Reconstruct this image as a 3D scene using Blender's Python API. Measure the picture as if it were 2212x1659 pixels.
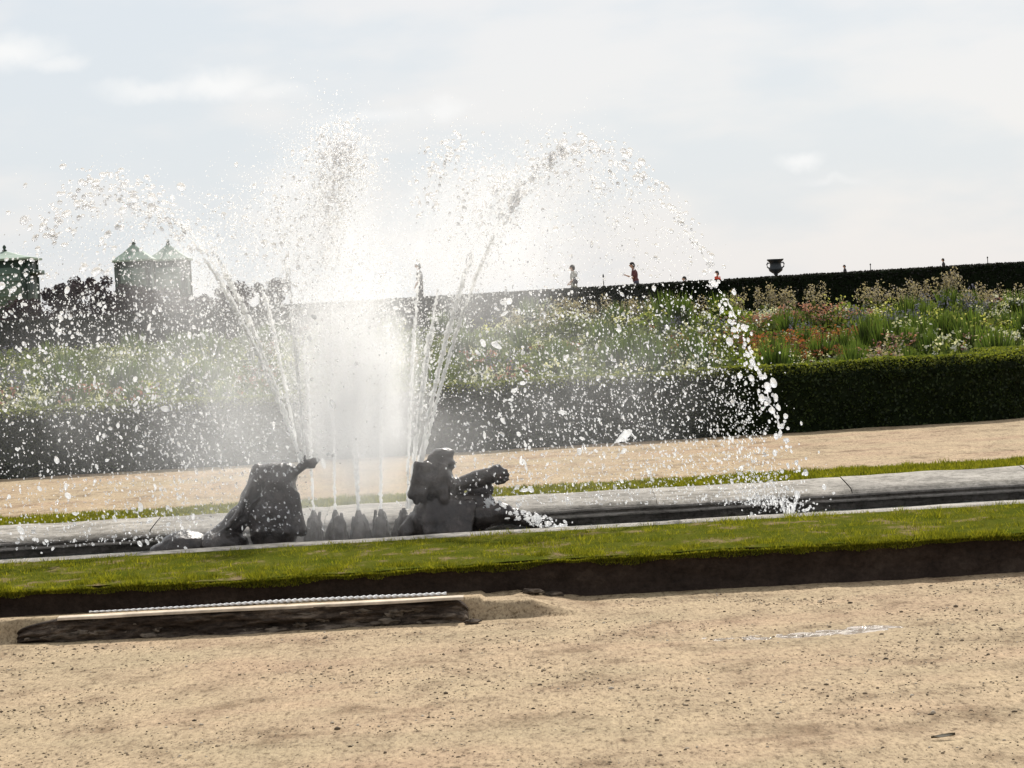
import bpy, bmesh, math, random
import numpy as np
from mathutils import Vector, Matrix, noise as mnoise
random.seed(7)
rng = np.random.default_rng(7)
for o in list(bpy.data.objects):
    bpy.data.objects.remove(o)
scene = bpy.context.scene
col = scene.collection
R = math.radians

# ------------------------------------------------------------------ camera
W0, H0, F = 2212.0, 1659.0, 6000.0          # working pixel frame and focal length in those pixels
CAM = np.array([0.0, 0.0, 2.0])
PITCH, ROLL = math.atan(139.3 / F), R(3.37)
fwd = np.array([0, math.cos(PITCH), -math.sin(PITCH)])
up0 = np.array([0, math.sin(PITCH), math.cos(PITCH)])
rt0 = np.array([1.0, 0, 0])
rt = rt0 * math.cos(ROLL) - up0 * math.sin(ROLL)
up = rt0 * math.sin(ROLL) + up0 * math.cos(ROLL)
cd = bpy.data.cameras.new('camera')
cd.sensor_width = 36.0
cd.lens = 36.0 * F / W0
cd.clip_start, cd.clip_end = 0.5, 6000
cam = bpy.data.objects.new('camera', cd)
col.objects.link(cam)
m = Matrix.Identity(4)
for i in range(3):
    m[i][0], m[i][1], m[i][2], m[i][3] = rt[i], up[i], -fwd[i], CAM[i]
cam.matrix_world = m
scene.camera = cam
scene.render.resolution_x, scene.render.resolution_y = 1024, 768


def ray(px, py):
    return fwd * F + rt * (px - W0 / 2) - up * (py - H0 / 2)


def at(px, py, d):
    """world point seen at that pixel, on the plane Y = d"""
    r = ray(px, py)
    return CAM + r * (d / r[1])


def on(px, py, z):
    r = ray(px, py)
    return CAM + r * ((z - CAM[2]) / r[2])


# ------------------------------------------------------------------ world, sun, exposure
SUN_EL, SUN_AZ = R(43), R(14)               # azimuth measured from +Y towards +X: sun stands behind the scene
SKYS = 0.1
world = bpy.data.worlds.new('World')
scene.world = world
world.use_nodes = True
nt = world.node_tree
N, L = nt.nodes, nt.links
N.clear()


def nd(t, **k):
    n = N.new(t)
    for a, b in k.items():
        setattr(n, a, b)
    return n


def mth(op, a, b=None, clamp=False):
    n = nd('ShaderNodeMath', operation=op, use_clamp=clamp)
    for i, v in enumerate((a, b)):
        if v is None:
            continue
        if isinstance(v, (int, float)):
            n.inputs[i].default_value = v
        else:
            L.new(v, n.inputs[i])
    return n.outputs[0]


def mixc(f, a, b):
    n = nd('ShaderNodeMix', data_type='RGBA')
    if isinstance(f, (int, float)):
        n.inputs[0].default_value = f
    else:
        L.new(f, n.inputs[0])
    for s, v in ((n.inputs[6], a), (n.inputs[7], b)):
        if isinstance(v, tuple):
            s.default_value = v
        else:
            L.new(v, s)
    return n.outputs[2]


sky = nd('ShaderNodeTexSky', sky_type='NISHITA', sun_disc=False)
sky.sun_elevation, sky.sun_rotation = SUN_EL, SUN_AZ
sky.air_density, sky.dust_density = 1.0, 1.5
tc = nd('ShaderNodeTexCoord')
sx = nd('ShaderNodeSeparateXYZ')
L.new(tc.outputs['Generated'], sx.inputs[0])
az = mth('ARCTAN2', sx.outputs[0], sx.outputs[1])
el = mth('ARCSINE', sx.outputs[2])
cx = nd('ShaderNodeCombineXYZ')
L.new(az, cx.inputs[0])
L.new(el, cx.inputs[1])
AE = cx.outputs[0]


def noise(vec, scale, rot=0, loc=(0, 0, 0), detail=6, rough=0.55, stretch=1.0):
    mp = nd('ShaderNodeMapping')
    mp.inputs['Rotation'].default_value = (0, 0, rot)
    mp.inputs['Location'].default_value = loc
    mp.inputs['Scale'].default_value = (scale, scale * stretch, 1)
    L.new(vec, mp.inputs[0])
    t = nd('ShaderNodeTexNoise')
    t.inputs['Scale'].default_value = 1
    t.inputs['Detail'].default_value = detail
    t.inputs['Roughness'].default_value = rough
    L.new(mp.outputs[0], t.inputs[0])
    return t.outputs[0]


def ramp(v, lo, hi, a=0.0, b=1.0):
    n = nd('ShaderNodeMapRange', interpolation_type='SMOOTHSTEP')
    n.inputs[1].default_value, n.inputs[2].default_value = lo, hi
    n.inputs[3].default_value, n.inputs[4].default_value = a, b
    L.new(v, n.inputs[0])
    return n.outputs[0]


k = 0.885 / SKYS
n1 = noise(AE, 7, R(-12), (3.1, 1.7, 0), 5, 0.5, 2.6)
n2 = noise(AE, 22, R(-16), (0.6, 4.2, 0), 4, 0.5, 2.8)
streak = ramp(mth('ADD', mth('MULTIPLY', n1, 0.75), mth('MULTIPLY', n2, 0.3)), 0.41, 0.61)
veil = mixc(streak, (0.725 * k, 0.775 * k, 0.83 * k, 1), (0.84 * k, 0.84 * k, 0.855 * k, 1))
skycol = mixc(0.88, sky.outputs[0], veil)
puffs = None
wob = noise(AE, 60, 0, (1, 2, 0), 5, 0.6)
wobv = nd('ShaderNodeVectorMath', operation='SCALE')
wc = nd('ShaderNodeTexNoise')
wc.inputs['Scale'].default_value = 70
wc.inputs['Detail'].default_value = 5
L.new(AE, wc.inputs[0])
wsub = nd('ShaderNodeVectorMath', operation='SUBTRACT')
L.new(wc.outputs[1], wsub.inputs[0])
wsub.inputs[1].default_value = (0.5, 0.5, 0.5)
L.new(wsub.outputs[0], wobv.inputs[0])
wobv.inputs[3].default_value = 0.012
wadd = nd('ShaderNodeVectorMath', operation='ADD')
L.new(AE, wadd.inputs[0])
L.new(wobv.outputs[0], wadd.inputs[1])
for (px, py, a, b, s) in ((20, 110, 110, 40, 1), (120, 130, 70, 22, .7), (330, 192, 120, 22, .75), (470, 185, 110, 32, 1),
                          (580, 198, 90, 18, .6), (800, 256, 120, 18, .6), (960, 234, 55, 22, .8), (1728, 352, 55, 20, .9), (1800, 388, 70, 9, .35)):
    r = ray(px, py)
    r = r / np.linalg.norm(r)
    a0, e0 = math.atan2(r[0], r[1]), math.asin(r[2])
    s1 = nd('ShaderNodeVectorMath', operation='SUBTRACT')
    L.new(wadd.outputs[0], s1.inputs[0])
    s1.inputs[1].default_value = (a0, e0, 0)
    s2 = nd('ShaderNodeVectorMath', operation='MULTIPLY')
    L.new(s1.outputs[0], s2.inputs[0])
    s2.inputs[1].default_value = (F / a, F / b, 0)
    ln = nd('ShaderNodeVectorMath', operation='LENGTH')
    L.new(s2.outputs[0], ln.inputs[0])
    v = ramp(ln.outputs[1], 0.1, 1.45, s * .85, 0.0)
    puffs = v if puffs is None else mth('MAXIMUM', puffs, v)
# more small cumulus right round the horizon, where the camera does not look
gen = ramp(noise(AE, 9, 0, (7.3, 2.2, 0), 6, 0.6, 3.0), 0.66, 0.74, 0, 0.8)
outside = ramp(mth('ABSOLUTE', az), 0.20, 0.32)
puffs = mth('MAXIMUM', puffs, mth('MULTIPLY', gen, outside))
skycol = mixc(puffs, skycol, (0.97 * k, 0.97 * k, 0.96 * k, 1))
bg = nd('ShaderNodeBackground')
bg.inputs[1].default_value = SKYS
L.new(skycol, bg.inputs[0])
wo = nd('ShaderNodeOutputWorld')
L.new(bg.outputs[0], wo.inputs[0])

sd = bpy.data.lights.new('sun', 'SUN')
sd.energy, sd.angle, sd.color = 5.0, R(0.53), (1.0, 0.955, 0.88)
sun = bpy.data.objects.new('sun', sd)
col.objects.link(sun)
sdir = Vector((math.sin(SUN_AZ) * math.cos(SUN_EL), math.cos(SUN_AZ) * math.cos(SUN_EL), math.sin(SUN_EL)))
sun.rotation_euler = (-sdir).to_track_quat('-Z', 'Y').to_euler()
sun.location = (20, 60, 60)
vs = scene.view_settings
vs.view_transform, vs.look, vs.exposure, vs.gamma = 'Standard', 'None', 0.18, 1.0
vs.use_curve_mapping = False
scene.render.engine = 'CYCLES'
scene.cycles.max_bounces = 16
scene.cycles.transmission_bounces = 12
scene.cycles.transparent_max_bounces = 48
scene.cycles.volume_bounces = 8

# ------------------------------------------------------------------ materials
MATS = {}


def mat(name, build):
    if name in MATS:
        return MATS[name]
    mm = bpy.data.materials.new(name)
    mm.use_nodes = True
    t = mm.node_tree
    t.nodes.clear()
    out = t.nodes.new('ShaderNodeOutputMaterial')
    build(t, out)
    MATS[name] = mm
    return mm


class T:
    """little node-building helper"""
    def __init__(s, t):
        s.t = t

    def n(s, ty, **k):
        x = s.t.nodes.new(ty)
        for a, b in k.items():
            setattr(x, a, b)
        return x

    def l(s, a, b):
        s.t.links.new(a, b)

    def coord(s, kind='Object'):
        return s.n('ShaderNodeTexCoord').outputs[kind]

    def noise(s, vec, scale, detail=5, rough=0.55, sc=(1, 1, 1), loc=(0, 0, 0)):
        mp = s.n('ShaderNodeMapping')
        mp.inputs['Scale'].default_value = sc
        mp.inputs['Location'].default_value = loc
        s.l(vec, mp.inputs[0])
        x = s.n('ShaderNodeTexNoise')
        x.inputs['Scale'].default_value = scale
        x.inputs['Detail'].default_value = detail
        x.inputs['Roughness'].default_value = rough
        s.l(mp.outputs[0], x.inputs[0])
        return x.outputs[0]

    def ramp(s, v, pts):
        x = s.n('ShaderNodeValToRGB')
        e = x.color_ramp.elements
        while len(e) < len(pts):
            e.new(0.5)
        for q, (p, c) in zip(e, pts):
            q.position = p
            q.color = (*c, 1) if len(c) == 3 else c
        s.l(v, x.inputs[0])
        return x.outputs[0]

    def mix(s, f, a, b, mode='MIX'):
        x = s.n('ShaderNodeMix', data_type='RGBA', blend_type=mode)
        for sock, v in ((x.inputs[0], f), (x.inputs[6], a), (x.inputs[7], b)):
            if isinstance(v, (int, float)):
                sock.default_value = v
            elif isinstance(v, tuple):
                sock.default_value = (*v, 1)
            else:
                s.l(v, sock)
        return x.outputs[2]

    def bump(s, h, strength=0.5, dist=0.02):
        b = s.n('ShaderNodeBump')
        b.inputs['Strength'].default_value = strength
        b.inputs['Distance'].default_value = dist
        s.l(h, b.inputs['Height'])
        return b.outputs[0]

    def pbr(s, out, c, rough=0.8, nor=None, metal=0.0, spec=0.5):
        p = s.n('ShaderNodeBsdfPrincipled')
        if isinstance(c, tuple):
            p.inputs['Base Color'].default_value = (*c, 1)
        else:
            s.l(c, p.inputs['Base Color'])
        if isinstance(rough, (int, float)):
            p.inputs['Roughness'].default_value = rough
        else:
            s.l(rough, p.inputs['Roughness'])
        p.inputs['Metallic'].default_value = metal
        p.inputs['Specular IOR Level'].default_value = spec
        if nor is not None:
            s.l(nor, p.inputs['Normal'])
        s.l(p.outputs[0], out.inputs[0])
        return p


def m_gravel(t, out):
    h = T(t)
    c = h.coord()
    big = h.noise(c, 0.5, 5, 0.6, (1, 1.4, 1))
    patch = h.noise(c, 2.4, 8, 0.72, (1, .6, 1), (4, 2, 0))
    mid = h.noise(c, 24, 5, 0.7, (1, .32, 1), (1, 7, 0))
    fine = h.noise(c, 60, 4, 0.75, (1, .25, 1))
    a = h.ramp(big, [(0.34, (0.335, 0.24, 0.158)), (0.48, (0.345, 0.262, 0.170)), (0.7, (0.315, 0.252, 0.160))])
    p = h.ramp(patch, [(0.34, (0.55, 0.50, 0.46)), (0.48, (.96, .95, .94)), (0.66, (1.14, 1.13, 1.11))])
    b = h.ramp(mid, [(0.35, (0.36, 0.32, 0.27)), (0.43, (0.93, 0.92, 0.9)), (0.68, (1.2, 1.2, 1.2))])
    d = h.ramp(fine, [(0.34, (0.45, 0.42, 0.38)), (0.46, (1, 1, 1)), (0.66, (1.3, 1.3, 1.28))])
    x = h.mix(1.0, a, p, 'MULTIPLY')
    x = h.mix(0.85, x, b, 'MULTIPLY')
    x = h.mix(0.8, x, d, 'MULTIPLY')
    ad = h.n('ShaderNodeMath', operation='ADD')
    h.l(mid, ad.inputs[0])
    h.l(fine, ad.inputs[1])
    h.pbr(out, x, 0.95, h.bump(ad.outputs[0], 0.9, 0.012), spec=0.12)


def m_soil(t, out):
    h = T(t)
    c = h.coord()
    a = h.noise(c, 3, 6, 0.65)
    f = h.noise(c, 26, 6, 0.7)
    x = h.ramp(a, [(0.3, (0.026, 0.019, 0.015)), (0.55, (0.048, 0.034, 0.026)), (0.8, (0.10, 0.075, 0.056))])
    y = h.ramp(f, [(0.3, (0.6, 0.6, 0.6)), (0.6, (1.1, 1.1, 1.1))])
    h.pbr(out, h.mix(1.0, x, y, 'MULTIPLY'), 0.95, h.bump(f, 0.9, 0.03), spec=0.1)


def m_stone(base):
    def f(t, out):
        h = T(t)
        c = h.coord()
        a = h.noise(c, 1.6, 6, 0.65)
        f_ = h.noise(c, 14, 7, 0.75)
        g = h.noise(c, 5.0, 6, 0.75, (0.35, 1, 3), (5, 5, 5))
        r_ = h.n('ShaderNodeObjectInfo')
        x = h.ramp(a, [(0.3, tuple(v * 0.62 for v in base)), (0.6, base), (0.8, tuple(min(v * 1.15, .8) for v in base))])
        y = h.ramp(f_, [(0.34, (0.5, 0.5, 0.48)), (0.55, (1.05, 1.05, 1.05))])
        z = h.ramp(g, [(0.38, (0.42, 0.41, 0.38)), (0.52, (1, 1, 1))])
        w = h.ramp(r_.outputs['Random'], [(0, (0.86, 0.86, 0.86)), (1, (1.08, 1.07, 1.05))])
        x = h.mix(1.0, x, y, 'MULTIPLY')
        x = h.mix(1.0, x, w, 'MULTIPLY')
        h.pbr(out, h.mix(0.8, x, z, 'MULTIPLY'), 0.85, h.bump(f_, 0.8, 0.03), spec=0.2)
    return f


def m_leaf(c1, c2, tr=0.45, gloss=0.02, lo=.7, nsc=2.5):
    def f(t, out):
        h = T(t)
        g = h.n('ShaderNodeNewGeometry')
        n_ = h.noise(h.coord(), nsc, 6, .68)
        x = h.ramp(g.outputs['Random Per Island'], [(0.0, c1), (1.0, c2)])
        y = h.ramp(n_, [(0.3, (lo, lo * 1.05, lo)), (0.7, (1.2, 1.15, 1.1))])
        x = h.mix(1.0, x, y, 'MULTIPLY')
        d = h.n('ShaderNodeBsdfDiffuse')
        tl = h.n('ShaderNodeBsdfTranslucent')
        h.l(x, d.inputs[0])
        h.l(h.mix(1.0, x, (1.35, 1.3, 0.7), 'MULTIPLY'), tl.inputs[0])
        mx = h.n('ShaderNodeMixShader')
        mx.inputs[0].default_value = tr
        h.l(d.outputs[0], mx.inputs[1])
        h.l(tl.outputs[0], mx.inputs[2])
        gl = h.n('ShaderNodeBsdfGlossy')
        gl.inputs['Roughness'].default_value = 0.5
        m2 = h.n('ShaderNodeMixShader')
        m2.inputs[0].default_value = gloss
        h.l(mx.outputs[0], m2.inputs[1])
        h.l(gl.outputs[0], m2.inputs[2])
        h.l(m2.outputs[0], out.inputs[0])
    return f


def m_plain(c, rough=0.7, metal=0.0, var=0.25, scale=8.0, spec=0.4):
    def f(t, out):
        h = T(t)
        n_ = h.noise(h.coord(), scale, 5, 0.6)
        x = h.ramp(n_, [(0.3, tuple(v * (1 - var) for v in c)), (0.7, tuple(min(1, v * (1 + var)) for v in c))])
        h.pbr(out, x, rough, h.bump(n_, 0.3, 0.01), metal, spec)
    return f


def m_bronze(t, out):
    h = T(t)
    c = h.coord()
    n_ = h.noise(c, 9, 6, 0.65)
    x = h.ramp(n_, [(0.3, (0.018, 0.014, 0.013)), (0.55, (0.045, 0.035, 0.030)), (0.78, (0.11, 0.09, 0.08))])
    h.pbr(out, x, 0.24, h.bump(n_, 0.7, 0.03), 0.15, 0.6)


def m_water(t, out):
    h = T(t)
    c = h.coord()
    n_ = h.noise(c, 7, 5, 0.6)
    n2 = h.noise(c, 28, 3, 0.6)
    ad = h.n('ShaderNodeMath', operation='ADD')
    h.l(n_, ad.inputs[0])
    h.l(n2, ad.inputs[1])
    h.pbr(out, (0.02, 0.028, 0.026), 0.08, h.bump(ad.outputs[0], 0.8, 0.06), 0, 0.5)


def m_drop(clear, white, glass, rough=0.06):
    """water: a clear share that lets light straight through, a frothy scattering share, a refracting share"""
    def f(t, out):
        h = T(t)
        g = h.n('ShaderNodeBsdfGlass')
        g.inputs['IOR'].default_value = 1.33
        g.inputs['Roughness'].default_value = rough
        g.inputs[0].default_value = (0.99, 0.99, 1, 1)
        d = h.n('ShaderNodeBsdfDiffuse')
        d.inputs[0].default_value = (0.96, 0.96, 0.96, 1)
        tl = h.n('ShaderNodeBsdfTranslucent')
        tl.inputs[0].default_value = (0.97, 0.97, 0.96, 1)
        m1 = h.n('ShaderNodeMixShader')
        m1.inputs[0].default_value = 0.7
        h.l(d.outputs[0], m1.inputs[1])
        h.l(tl.outputs[0], m1.inputs[2])
        tr = h.n('ShaderNodeBsdfTransparent')
        m2 = h.n('ShaderNodeMixShader')
        m2.inputs[0].default_value = glass / (glass + white)
        h.l(m1.outputs[0], m2.inputs[1])
        h.l(g.outputs[0], m2.inputs[2])
        m3 = h.n('ShaderNodeMixShader')
        m3.inputs[0].default_value = clear
        h.l(m2.outputs[0], m3.inputs[1])
        h.l(tr.outputs[0], m3.inputs[2])
        h.l(m3.outputs[0], out.inputs[0])
    return f


def m_rubble(t, out):
    h = T(t)
    c = h.coord()
    a = h.noise(c, 4, 6, .7, (.5, 1, 2.2))
    b = h.noise(c, 22, 5, .7, (.5, 1, 1.6))
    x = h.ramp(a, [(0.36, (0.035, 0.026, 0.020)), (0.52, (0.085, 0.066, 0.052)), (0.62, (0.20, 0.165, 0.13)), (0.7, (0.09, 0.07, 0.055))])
    y = h.ramp(b, [(0.35, (.45, .45, .45)), (.62, (1.25, 1.2, 1.15))])
    h.pbr(out, h.mix(1.0, x, y, 'MULTIPLY'), .95, h.bump(b, 1.0, .04), spec=.1)


GRAVEL = mat('gravel', m_gravel)
SOIL = mat('soil', m_soil)
KERB = mat('kerb_stone', m_stone((0.39, 0.36, 0.32)))
LEDGE = mat('ledge_stone', m_rubble)
RUBST = mat('broken_stone', m_plain((0.13, 0.105, 0.08), 0.95, 0, 0.5, 14, .1))
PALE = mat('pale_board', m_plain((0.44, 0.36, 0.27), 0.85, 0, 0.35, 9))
WHITE = mat('white_strip', m_plain((0.8, 0.79, 0.77), 0.35, 0, 0.08, 20))
BRONZE = mat('wet_bronze', m_bronze)
WATER = mat('pool_water', m_water)
GRASS = mat('grass_blades', m_leaf((0.09, 0.12, 0.009), (0.32, 0.31, 0.034), 0.45, .008, .38, 5.5))
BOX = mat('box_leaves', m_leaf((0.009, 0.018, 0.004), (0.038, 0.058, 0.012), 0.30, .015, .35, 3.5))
BOX_SUNTINT = mat('box_sun_tint', m_leaf((0.09, 0.12, 0.015), (0.21, 0.23, 0.045), 0.45))  # paler copy of the box leaves: sunlight painted into the colour
BOXCORE = mat('box_core', m_plain((0.008, 0.012, 0.005), 0.9, 0, 0.3, 6, 0.05))
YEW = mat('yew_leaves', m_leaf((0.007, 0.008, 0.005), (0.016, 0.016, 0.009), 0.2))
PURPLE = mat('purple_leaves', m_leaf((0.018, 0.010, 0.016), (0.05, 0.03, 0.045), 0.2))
BARK = mat('bark', m_plain((0.06, 0.045, 0.035), 0.9))
JET = mat('jet_stream', m_drop(.28, .70, .02, .2))
CLEAR = mat('dim_drops', m_drop(.55, .20, .25, .05))
DROP = mat('clear_drops', m_drop(.10, .38, .52))
FROTH = mat('frothy_drops', m_drop(.30, .50, .20, .15))
SPRAY = mat('fine_spray', m_drop(.45, .53, .02, .2))


# ------------------------------------------------------------------ mesh helpers
def mesh(name, V, Fc, material=None, smooth=False):
    me = bpy.data.meshes.new(name)
    V = np.asarray(V, dtype=np.float32)
    Fc = np.asarray(Fc, dtype=np.int32) if not isinstance(Fc, list) else Fc
    if isinstance(Fc, np.ndarray):
        k = Fc.shape[1]
        me.vertices.add(len(V))
        me.vertices.foreach_set('co', V.ravel())
        me.loops.add(Fc.size)
        me.loops.foreach_set('vertex_index', Fc.ravel())
        me.polygons.add(len(Fc))
        me.polygons.foreach_set('loop_start', np.arange(0, Fc.size, k, dtype=np.int32))
        me.update(calc_edges=True)
        me.validate()
    else:
        me.from_pydata([tuple(v) for v in V], [], Fc)
    if material:
        me.materials.append(material)
    if smooth:
        me.polygons.foreach_set('use_smooth', np.ones(len(me.polygons), dtype=bool))
    return me


def obj(name, me, parent=None, loc=None):
    o = bpy.data.objects.new(name, me)
    col.objects.link(o)
    if parent is not None:
        o.parent = parent
    if loc is not None:
        o.location = loc
    return o


def tag(o, label, cat, group=None):
    o['label'], o['category'] = label, cat
    if group:
        o['group'] = group
    return o


def structure(o):
    o['kind'] = 'structure'
    return o


def stuff(o, label=None, cat=None):
    o['kind'] = 'stuff'
    if label:
        o['label'] = label
    if cat:
        o['category'] = cat
    return o


def thing(name, label, cat, loc=(0, 0, 0), rz=0, group=None):
    o = bpy.data.objects.new(name, None)
    o.empty_display_size = 0.1
    col.objects.link(o)
    o.location, o.rotation_euler = loc, (0, 0, rz)
    return tag(o, label, cat, group)


def grid(xs, ys, zf):
    X, Y = np.meshgrid(xs, ys)
    Z = zf(X, Y)
    V = np.stack([X, Y, Z], -1).reshape(-1, 3)
    nx, ny = len(xs), len(ys)
    i = (np.arange(ny - 1)[:, None] * nx + np.arange(nx - 1)[None, :]).ravel()
    return V, np.stack([i, i + 1, i + nx + 1, i + nx], 1)


_tab = rng.random((256, 256))


def vn(x, y):
    """tiling value noise, 0..1"""
    x = np.asarray(x, float)
    y = np.asarray(y, float)
    xi, yi = np.floor(x).astype(int), np.floor(y).astype(int)
    fx, fy = x - xi, y - yi
    fx, fy = fx * fx * (3 - 2 * fx), fy * fy * (3 - 2 * fy)
    a, b = _tab[xi % 256, yi % 256], _tab[(xi + 1) % 256, yi % 256]
    c, d = _tab[xi % 256, (yi + 1) % 256], _tab[(xi + 1) % 256, (yi + 1) % 256]
    return (a * (1 - fx) + b * fx) * (1 - fy) + (c * (1 - fx) + d * fx) * fy


def fbm(x, y, o=4):
    s, a, t = 0, 1.0, 0
    for i in range(o):
        s = s + a * vn(x * 2 ** i + 17.3 * i, y * 2 ** i + 5.1 * i)
        t += a
        a *= 0.55
    return s / t


def quads(C, U, V):
    """quads centred at C with half-axes U, V"""
    P = np.stack([C - U - V * 0.15, C + V * -0.6 + U * 0.1, C + U, C + V * 0.6 + U * 0.1], 1)
    n = len(C)
    return P.reshape(-1, 3), np.arange(n * 4).reshape(n, 4)


def rand_dirs(n):
    v = rng.normal(size=(n, 3))
    return v / np.linalg.norm(v, axis=1, keepdims=True)


def leaves(C, size, normal=None, nmix=0.5):
    """a leaf quad at every C; size array = half length"""
    n = len(C)
    d = rand_dirs(n)
    if normal is not None:
        d = d * (1 - nmix) + normal * nmix
        d /= np.linalg.norm(d, axis=1, keepdims=True) + 1e-9
    a = np.cross(d, rand_dirs(n))
    a /= np.linalg.norm(a, axis=1, keepdims=True) + 1e-9
    b = np.cross(d, a)
    s = np.asarray(size).reshape(-1, 1) * np.ones((n, 1))
    return quads(C, a * s, b * s)


def merge(parts):
    Vs, Fs, o = [], [], 0
    for V, Fc in parts:
        Vs.append(np.asarray(V, float))
        Fs.append(np.asarray(Fc) + o)
        o += len(V)
    return np.concatenate(Vs), np.concatenate(Fs)


def box_vf(x0, x1, y0, y1, z0, z1):
    V = [(x0, y0, z0), (x1, y0, z0), (x1, y1, z0), (x0, y1, z0), (x0, y0, z1), (x1, y0, z1), (x1, y1, z1), (x0, y1, z1)]
    return np.array(V, float), np.array([(0, 3, 2, 1), (4, 5, 6, 7), (0, 1, 5, 4), (1, 2, 6, 5), (2, 3, 7, 6), (3, 0, 4, 7)])


def tube(pts, rad, seg=6, caps=True):
    pts = np.asarray(pts, float)
    n = len(pts)
    rad = np.ones(n) * np.asarray(rad)
    t = np.gradient(pts, axis=0)
    t /= np.linalg.norm(t, axis=1, keepdims=True) + 1e-9
    ref = np.array([0, 0, 1.0]) if abs(t[0][2]) < 0.9 else np.array([1.0, 0, 0])
    a = np.cross(t, ref)
    a /= np.linalg.norm(a, axis=1, keepdims=True) + 1e-9
    b = np.cross(t, a)
    th = np.linspace(0, 2 * np.pi, seg, endpoint=False)
    V = pts[:, None] + rad[:, None, None] * (np.cos(th)[None, :, None] * a[:, None] + np.sin(th)[None, :, None] * b[:, None])
    V = V.reshape(-1, 3)
    Fc = []
    for i in range(n - 1):
        for j in range(seg):
            Fc.append((i * seg + j, i * seg + (j + 1) % seg, (i + 1) * seg + (j + 1) % seg, (i + 1) * seg + j))
    return V, np.array(Fc)


def lathe(prof, seg=24, sq=False):
    V, Fc = [], []
    for r, z in prof:
        for j in range(seg):
            a = 2 * np.pi * j / seg
            V.append((r * math.cos(a), r * math.sin(a), z))
    for i in range(len(prof) - 1):
        for j in range(seg):
            Fc.append((i * seg + j, i * seg + (j + 1) % seg, (i + 1) * seg + (j + 1) % seg, (i + 1) * seg + j))
    return np.array(V), np.array(Fc)


def ico(sub=1):
    bm = bmesh.new()
    bmesh.ops.create_icosphere(bm, subdivisions=sub, radius=1)
    V = np.array([v.co[:] for v in bm.verts])
    Fc = np.array([[v.index for v in f.verts] for f in bm.faces])
    bm.free()
    return V, Fc


ICO1, ICO2, ICO3 = ico(1), ico(2), ico(3)


def blobs(P, rad, stretch_dir=None, stretch=1.0, base=ICO1, wob=0.0):
    """one little solid at every P"""
    V0, F0 = base
    n = len(P)
    Vs = np.repeat(V0[None], n, 0) * np.asarray(rad).reshape(-1, 1, 1)
    if wob:
        ph = rng.random((n, 3, 3)) * 6.28
        w = 1 + wob * (np.sin(V0[None, :, 0] * 2.1 + ph[:, 0, :1]) + np.sin(V0[None, :, 1] * 2.6 + ph[:, 1, :1]) + np.sin(V0[None, :, 2] * 2.3 + ph[:, 2, :1]))
        Vs = Vs * w[..., None]
    if stretch_dir is not None:
        d = stretch_dir / (np.linalg.norm(stretch_dir, axis=1, keepdims=True) + 1e-9)
        k_ = (np.asarray(stretch).reshape(-1, 1) * np.ones((n, 1)) - 1)
        dot = np.einsum('nvk,nk->nv', Vs, d)
        Vs = Vs + (dot * k_)[..., None] * d[:, None]
    Vs = Vs + P[:, None]
    Fs = (F0[None] + (np.arange(n) * len(V0))[:, None, None]).reshape(-1, 3)
    return Vs.reshape(-1, 3), Fs


def sculpt(name, parts, voxel, material, parent=None, smooth_it=6, wob=0.0, wfreq=9.0):
    """union of capsules and ellipsoids, remeshed to one continuous skin"""
    V, Fc = merge(parts)
    me = mesh(name, V, Fc)
    o = bpy.data.objects.new(name, me)
    col.objects.link(o)
    md = o.modifiers.new('remesh', 'REMESH')
    md.mode, md.voxel_size = 'VOXEL', voxel
    sm = o.modifiers.new('smooth', 'SMOOTH')
    sm.iterations, sm.factor = smooth_it, 0.5
    dg = bpy.context.evaluated_depsgraph_get()
    me2 = bpy.data.meshes.new_from_object(o.evaluated_get(dg))
    bpy.data.objects.remove(o)
    bpy.data.meshes.remove(me)
    me2.name = name
    if wob:
        for v in me2.vertices:
            d = mnoise.noise_vector(v.co * wfreq)
            v.co += d * wob
    me2.materials.clear()
    me2.materials.append(material)
    me2.polygons.foreach_set('use_smooth', np.ones(len(me2.polygons), dtype=bool))
    return obj(name, me2, parent)


def capsule(a, b, ra, rb, seg=12):
    a, b = np.array(a, float), np.array(b, float)
    d = b - a
    ln = np.linalg.norm(d)
    u = d / (ln + 1e-9)
    pts, rad = [], []
    for q in np.linspace(-90, 0, 5):
        pts.append(a + u * ra * math.sin(R(q)))
        rad.append(max(ra * math.cos(R(q)), 1e-4))
    for q in np.linspace(0, 90, 5):
        pts.append(b + u * rb * math.sin(R(q)))
        rad.append(max(rb * math.cos(R(q)), 1e-4))
    V, Fq = tube_frame(np.array(pts), np.array(rad), u, seg)
    return V, Fq


def tube_frame(pts, rad, u, seg):
    ref = np.array([0, 0, 1.0]) if abs(u[2]) < 0.9 else np.array([1.0, 0, 0])
    a = np.cross(u, ref)
    a /= np.linalg.norm(a)
    b = np.cross(u, a)
    th = np.linspace(0, 2 * np.pi, seg, endpoint=False)
    ringv = np.cos(th)[:, None] * a + np.sin(th)[:, None] * b
    V = (pts[:, None] + rad[:, None, None] * ringv[None]).reshape(-1, 3)
    n = len(pts)
    Fc = []
    for i in range(n - 1):
        for j in range(seg):
            p, q, r_, s = i * seg + j, i * seg + (j + 1) % seg, (i + 1) * seg + (j + 1) % seg, (i + 1) * seg + j
            Fc += [(p, q, r_), (p, r_, s)]
    return V, np.array(Fc)


def ell(c, r, rot=None):
    V, Fc = ICO2
    V = V * np.array(r)
    if rot is not None:
        M = np.array(Matrix.Rotation(R(rot[0]), 3, rot[1]))
        V = V @ M.T
    return V + np.array(c), Fc


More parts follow.
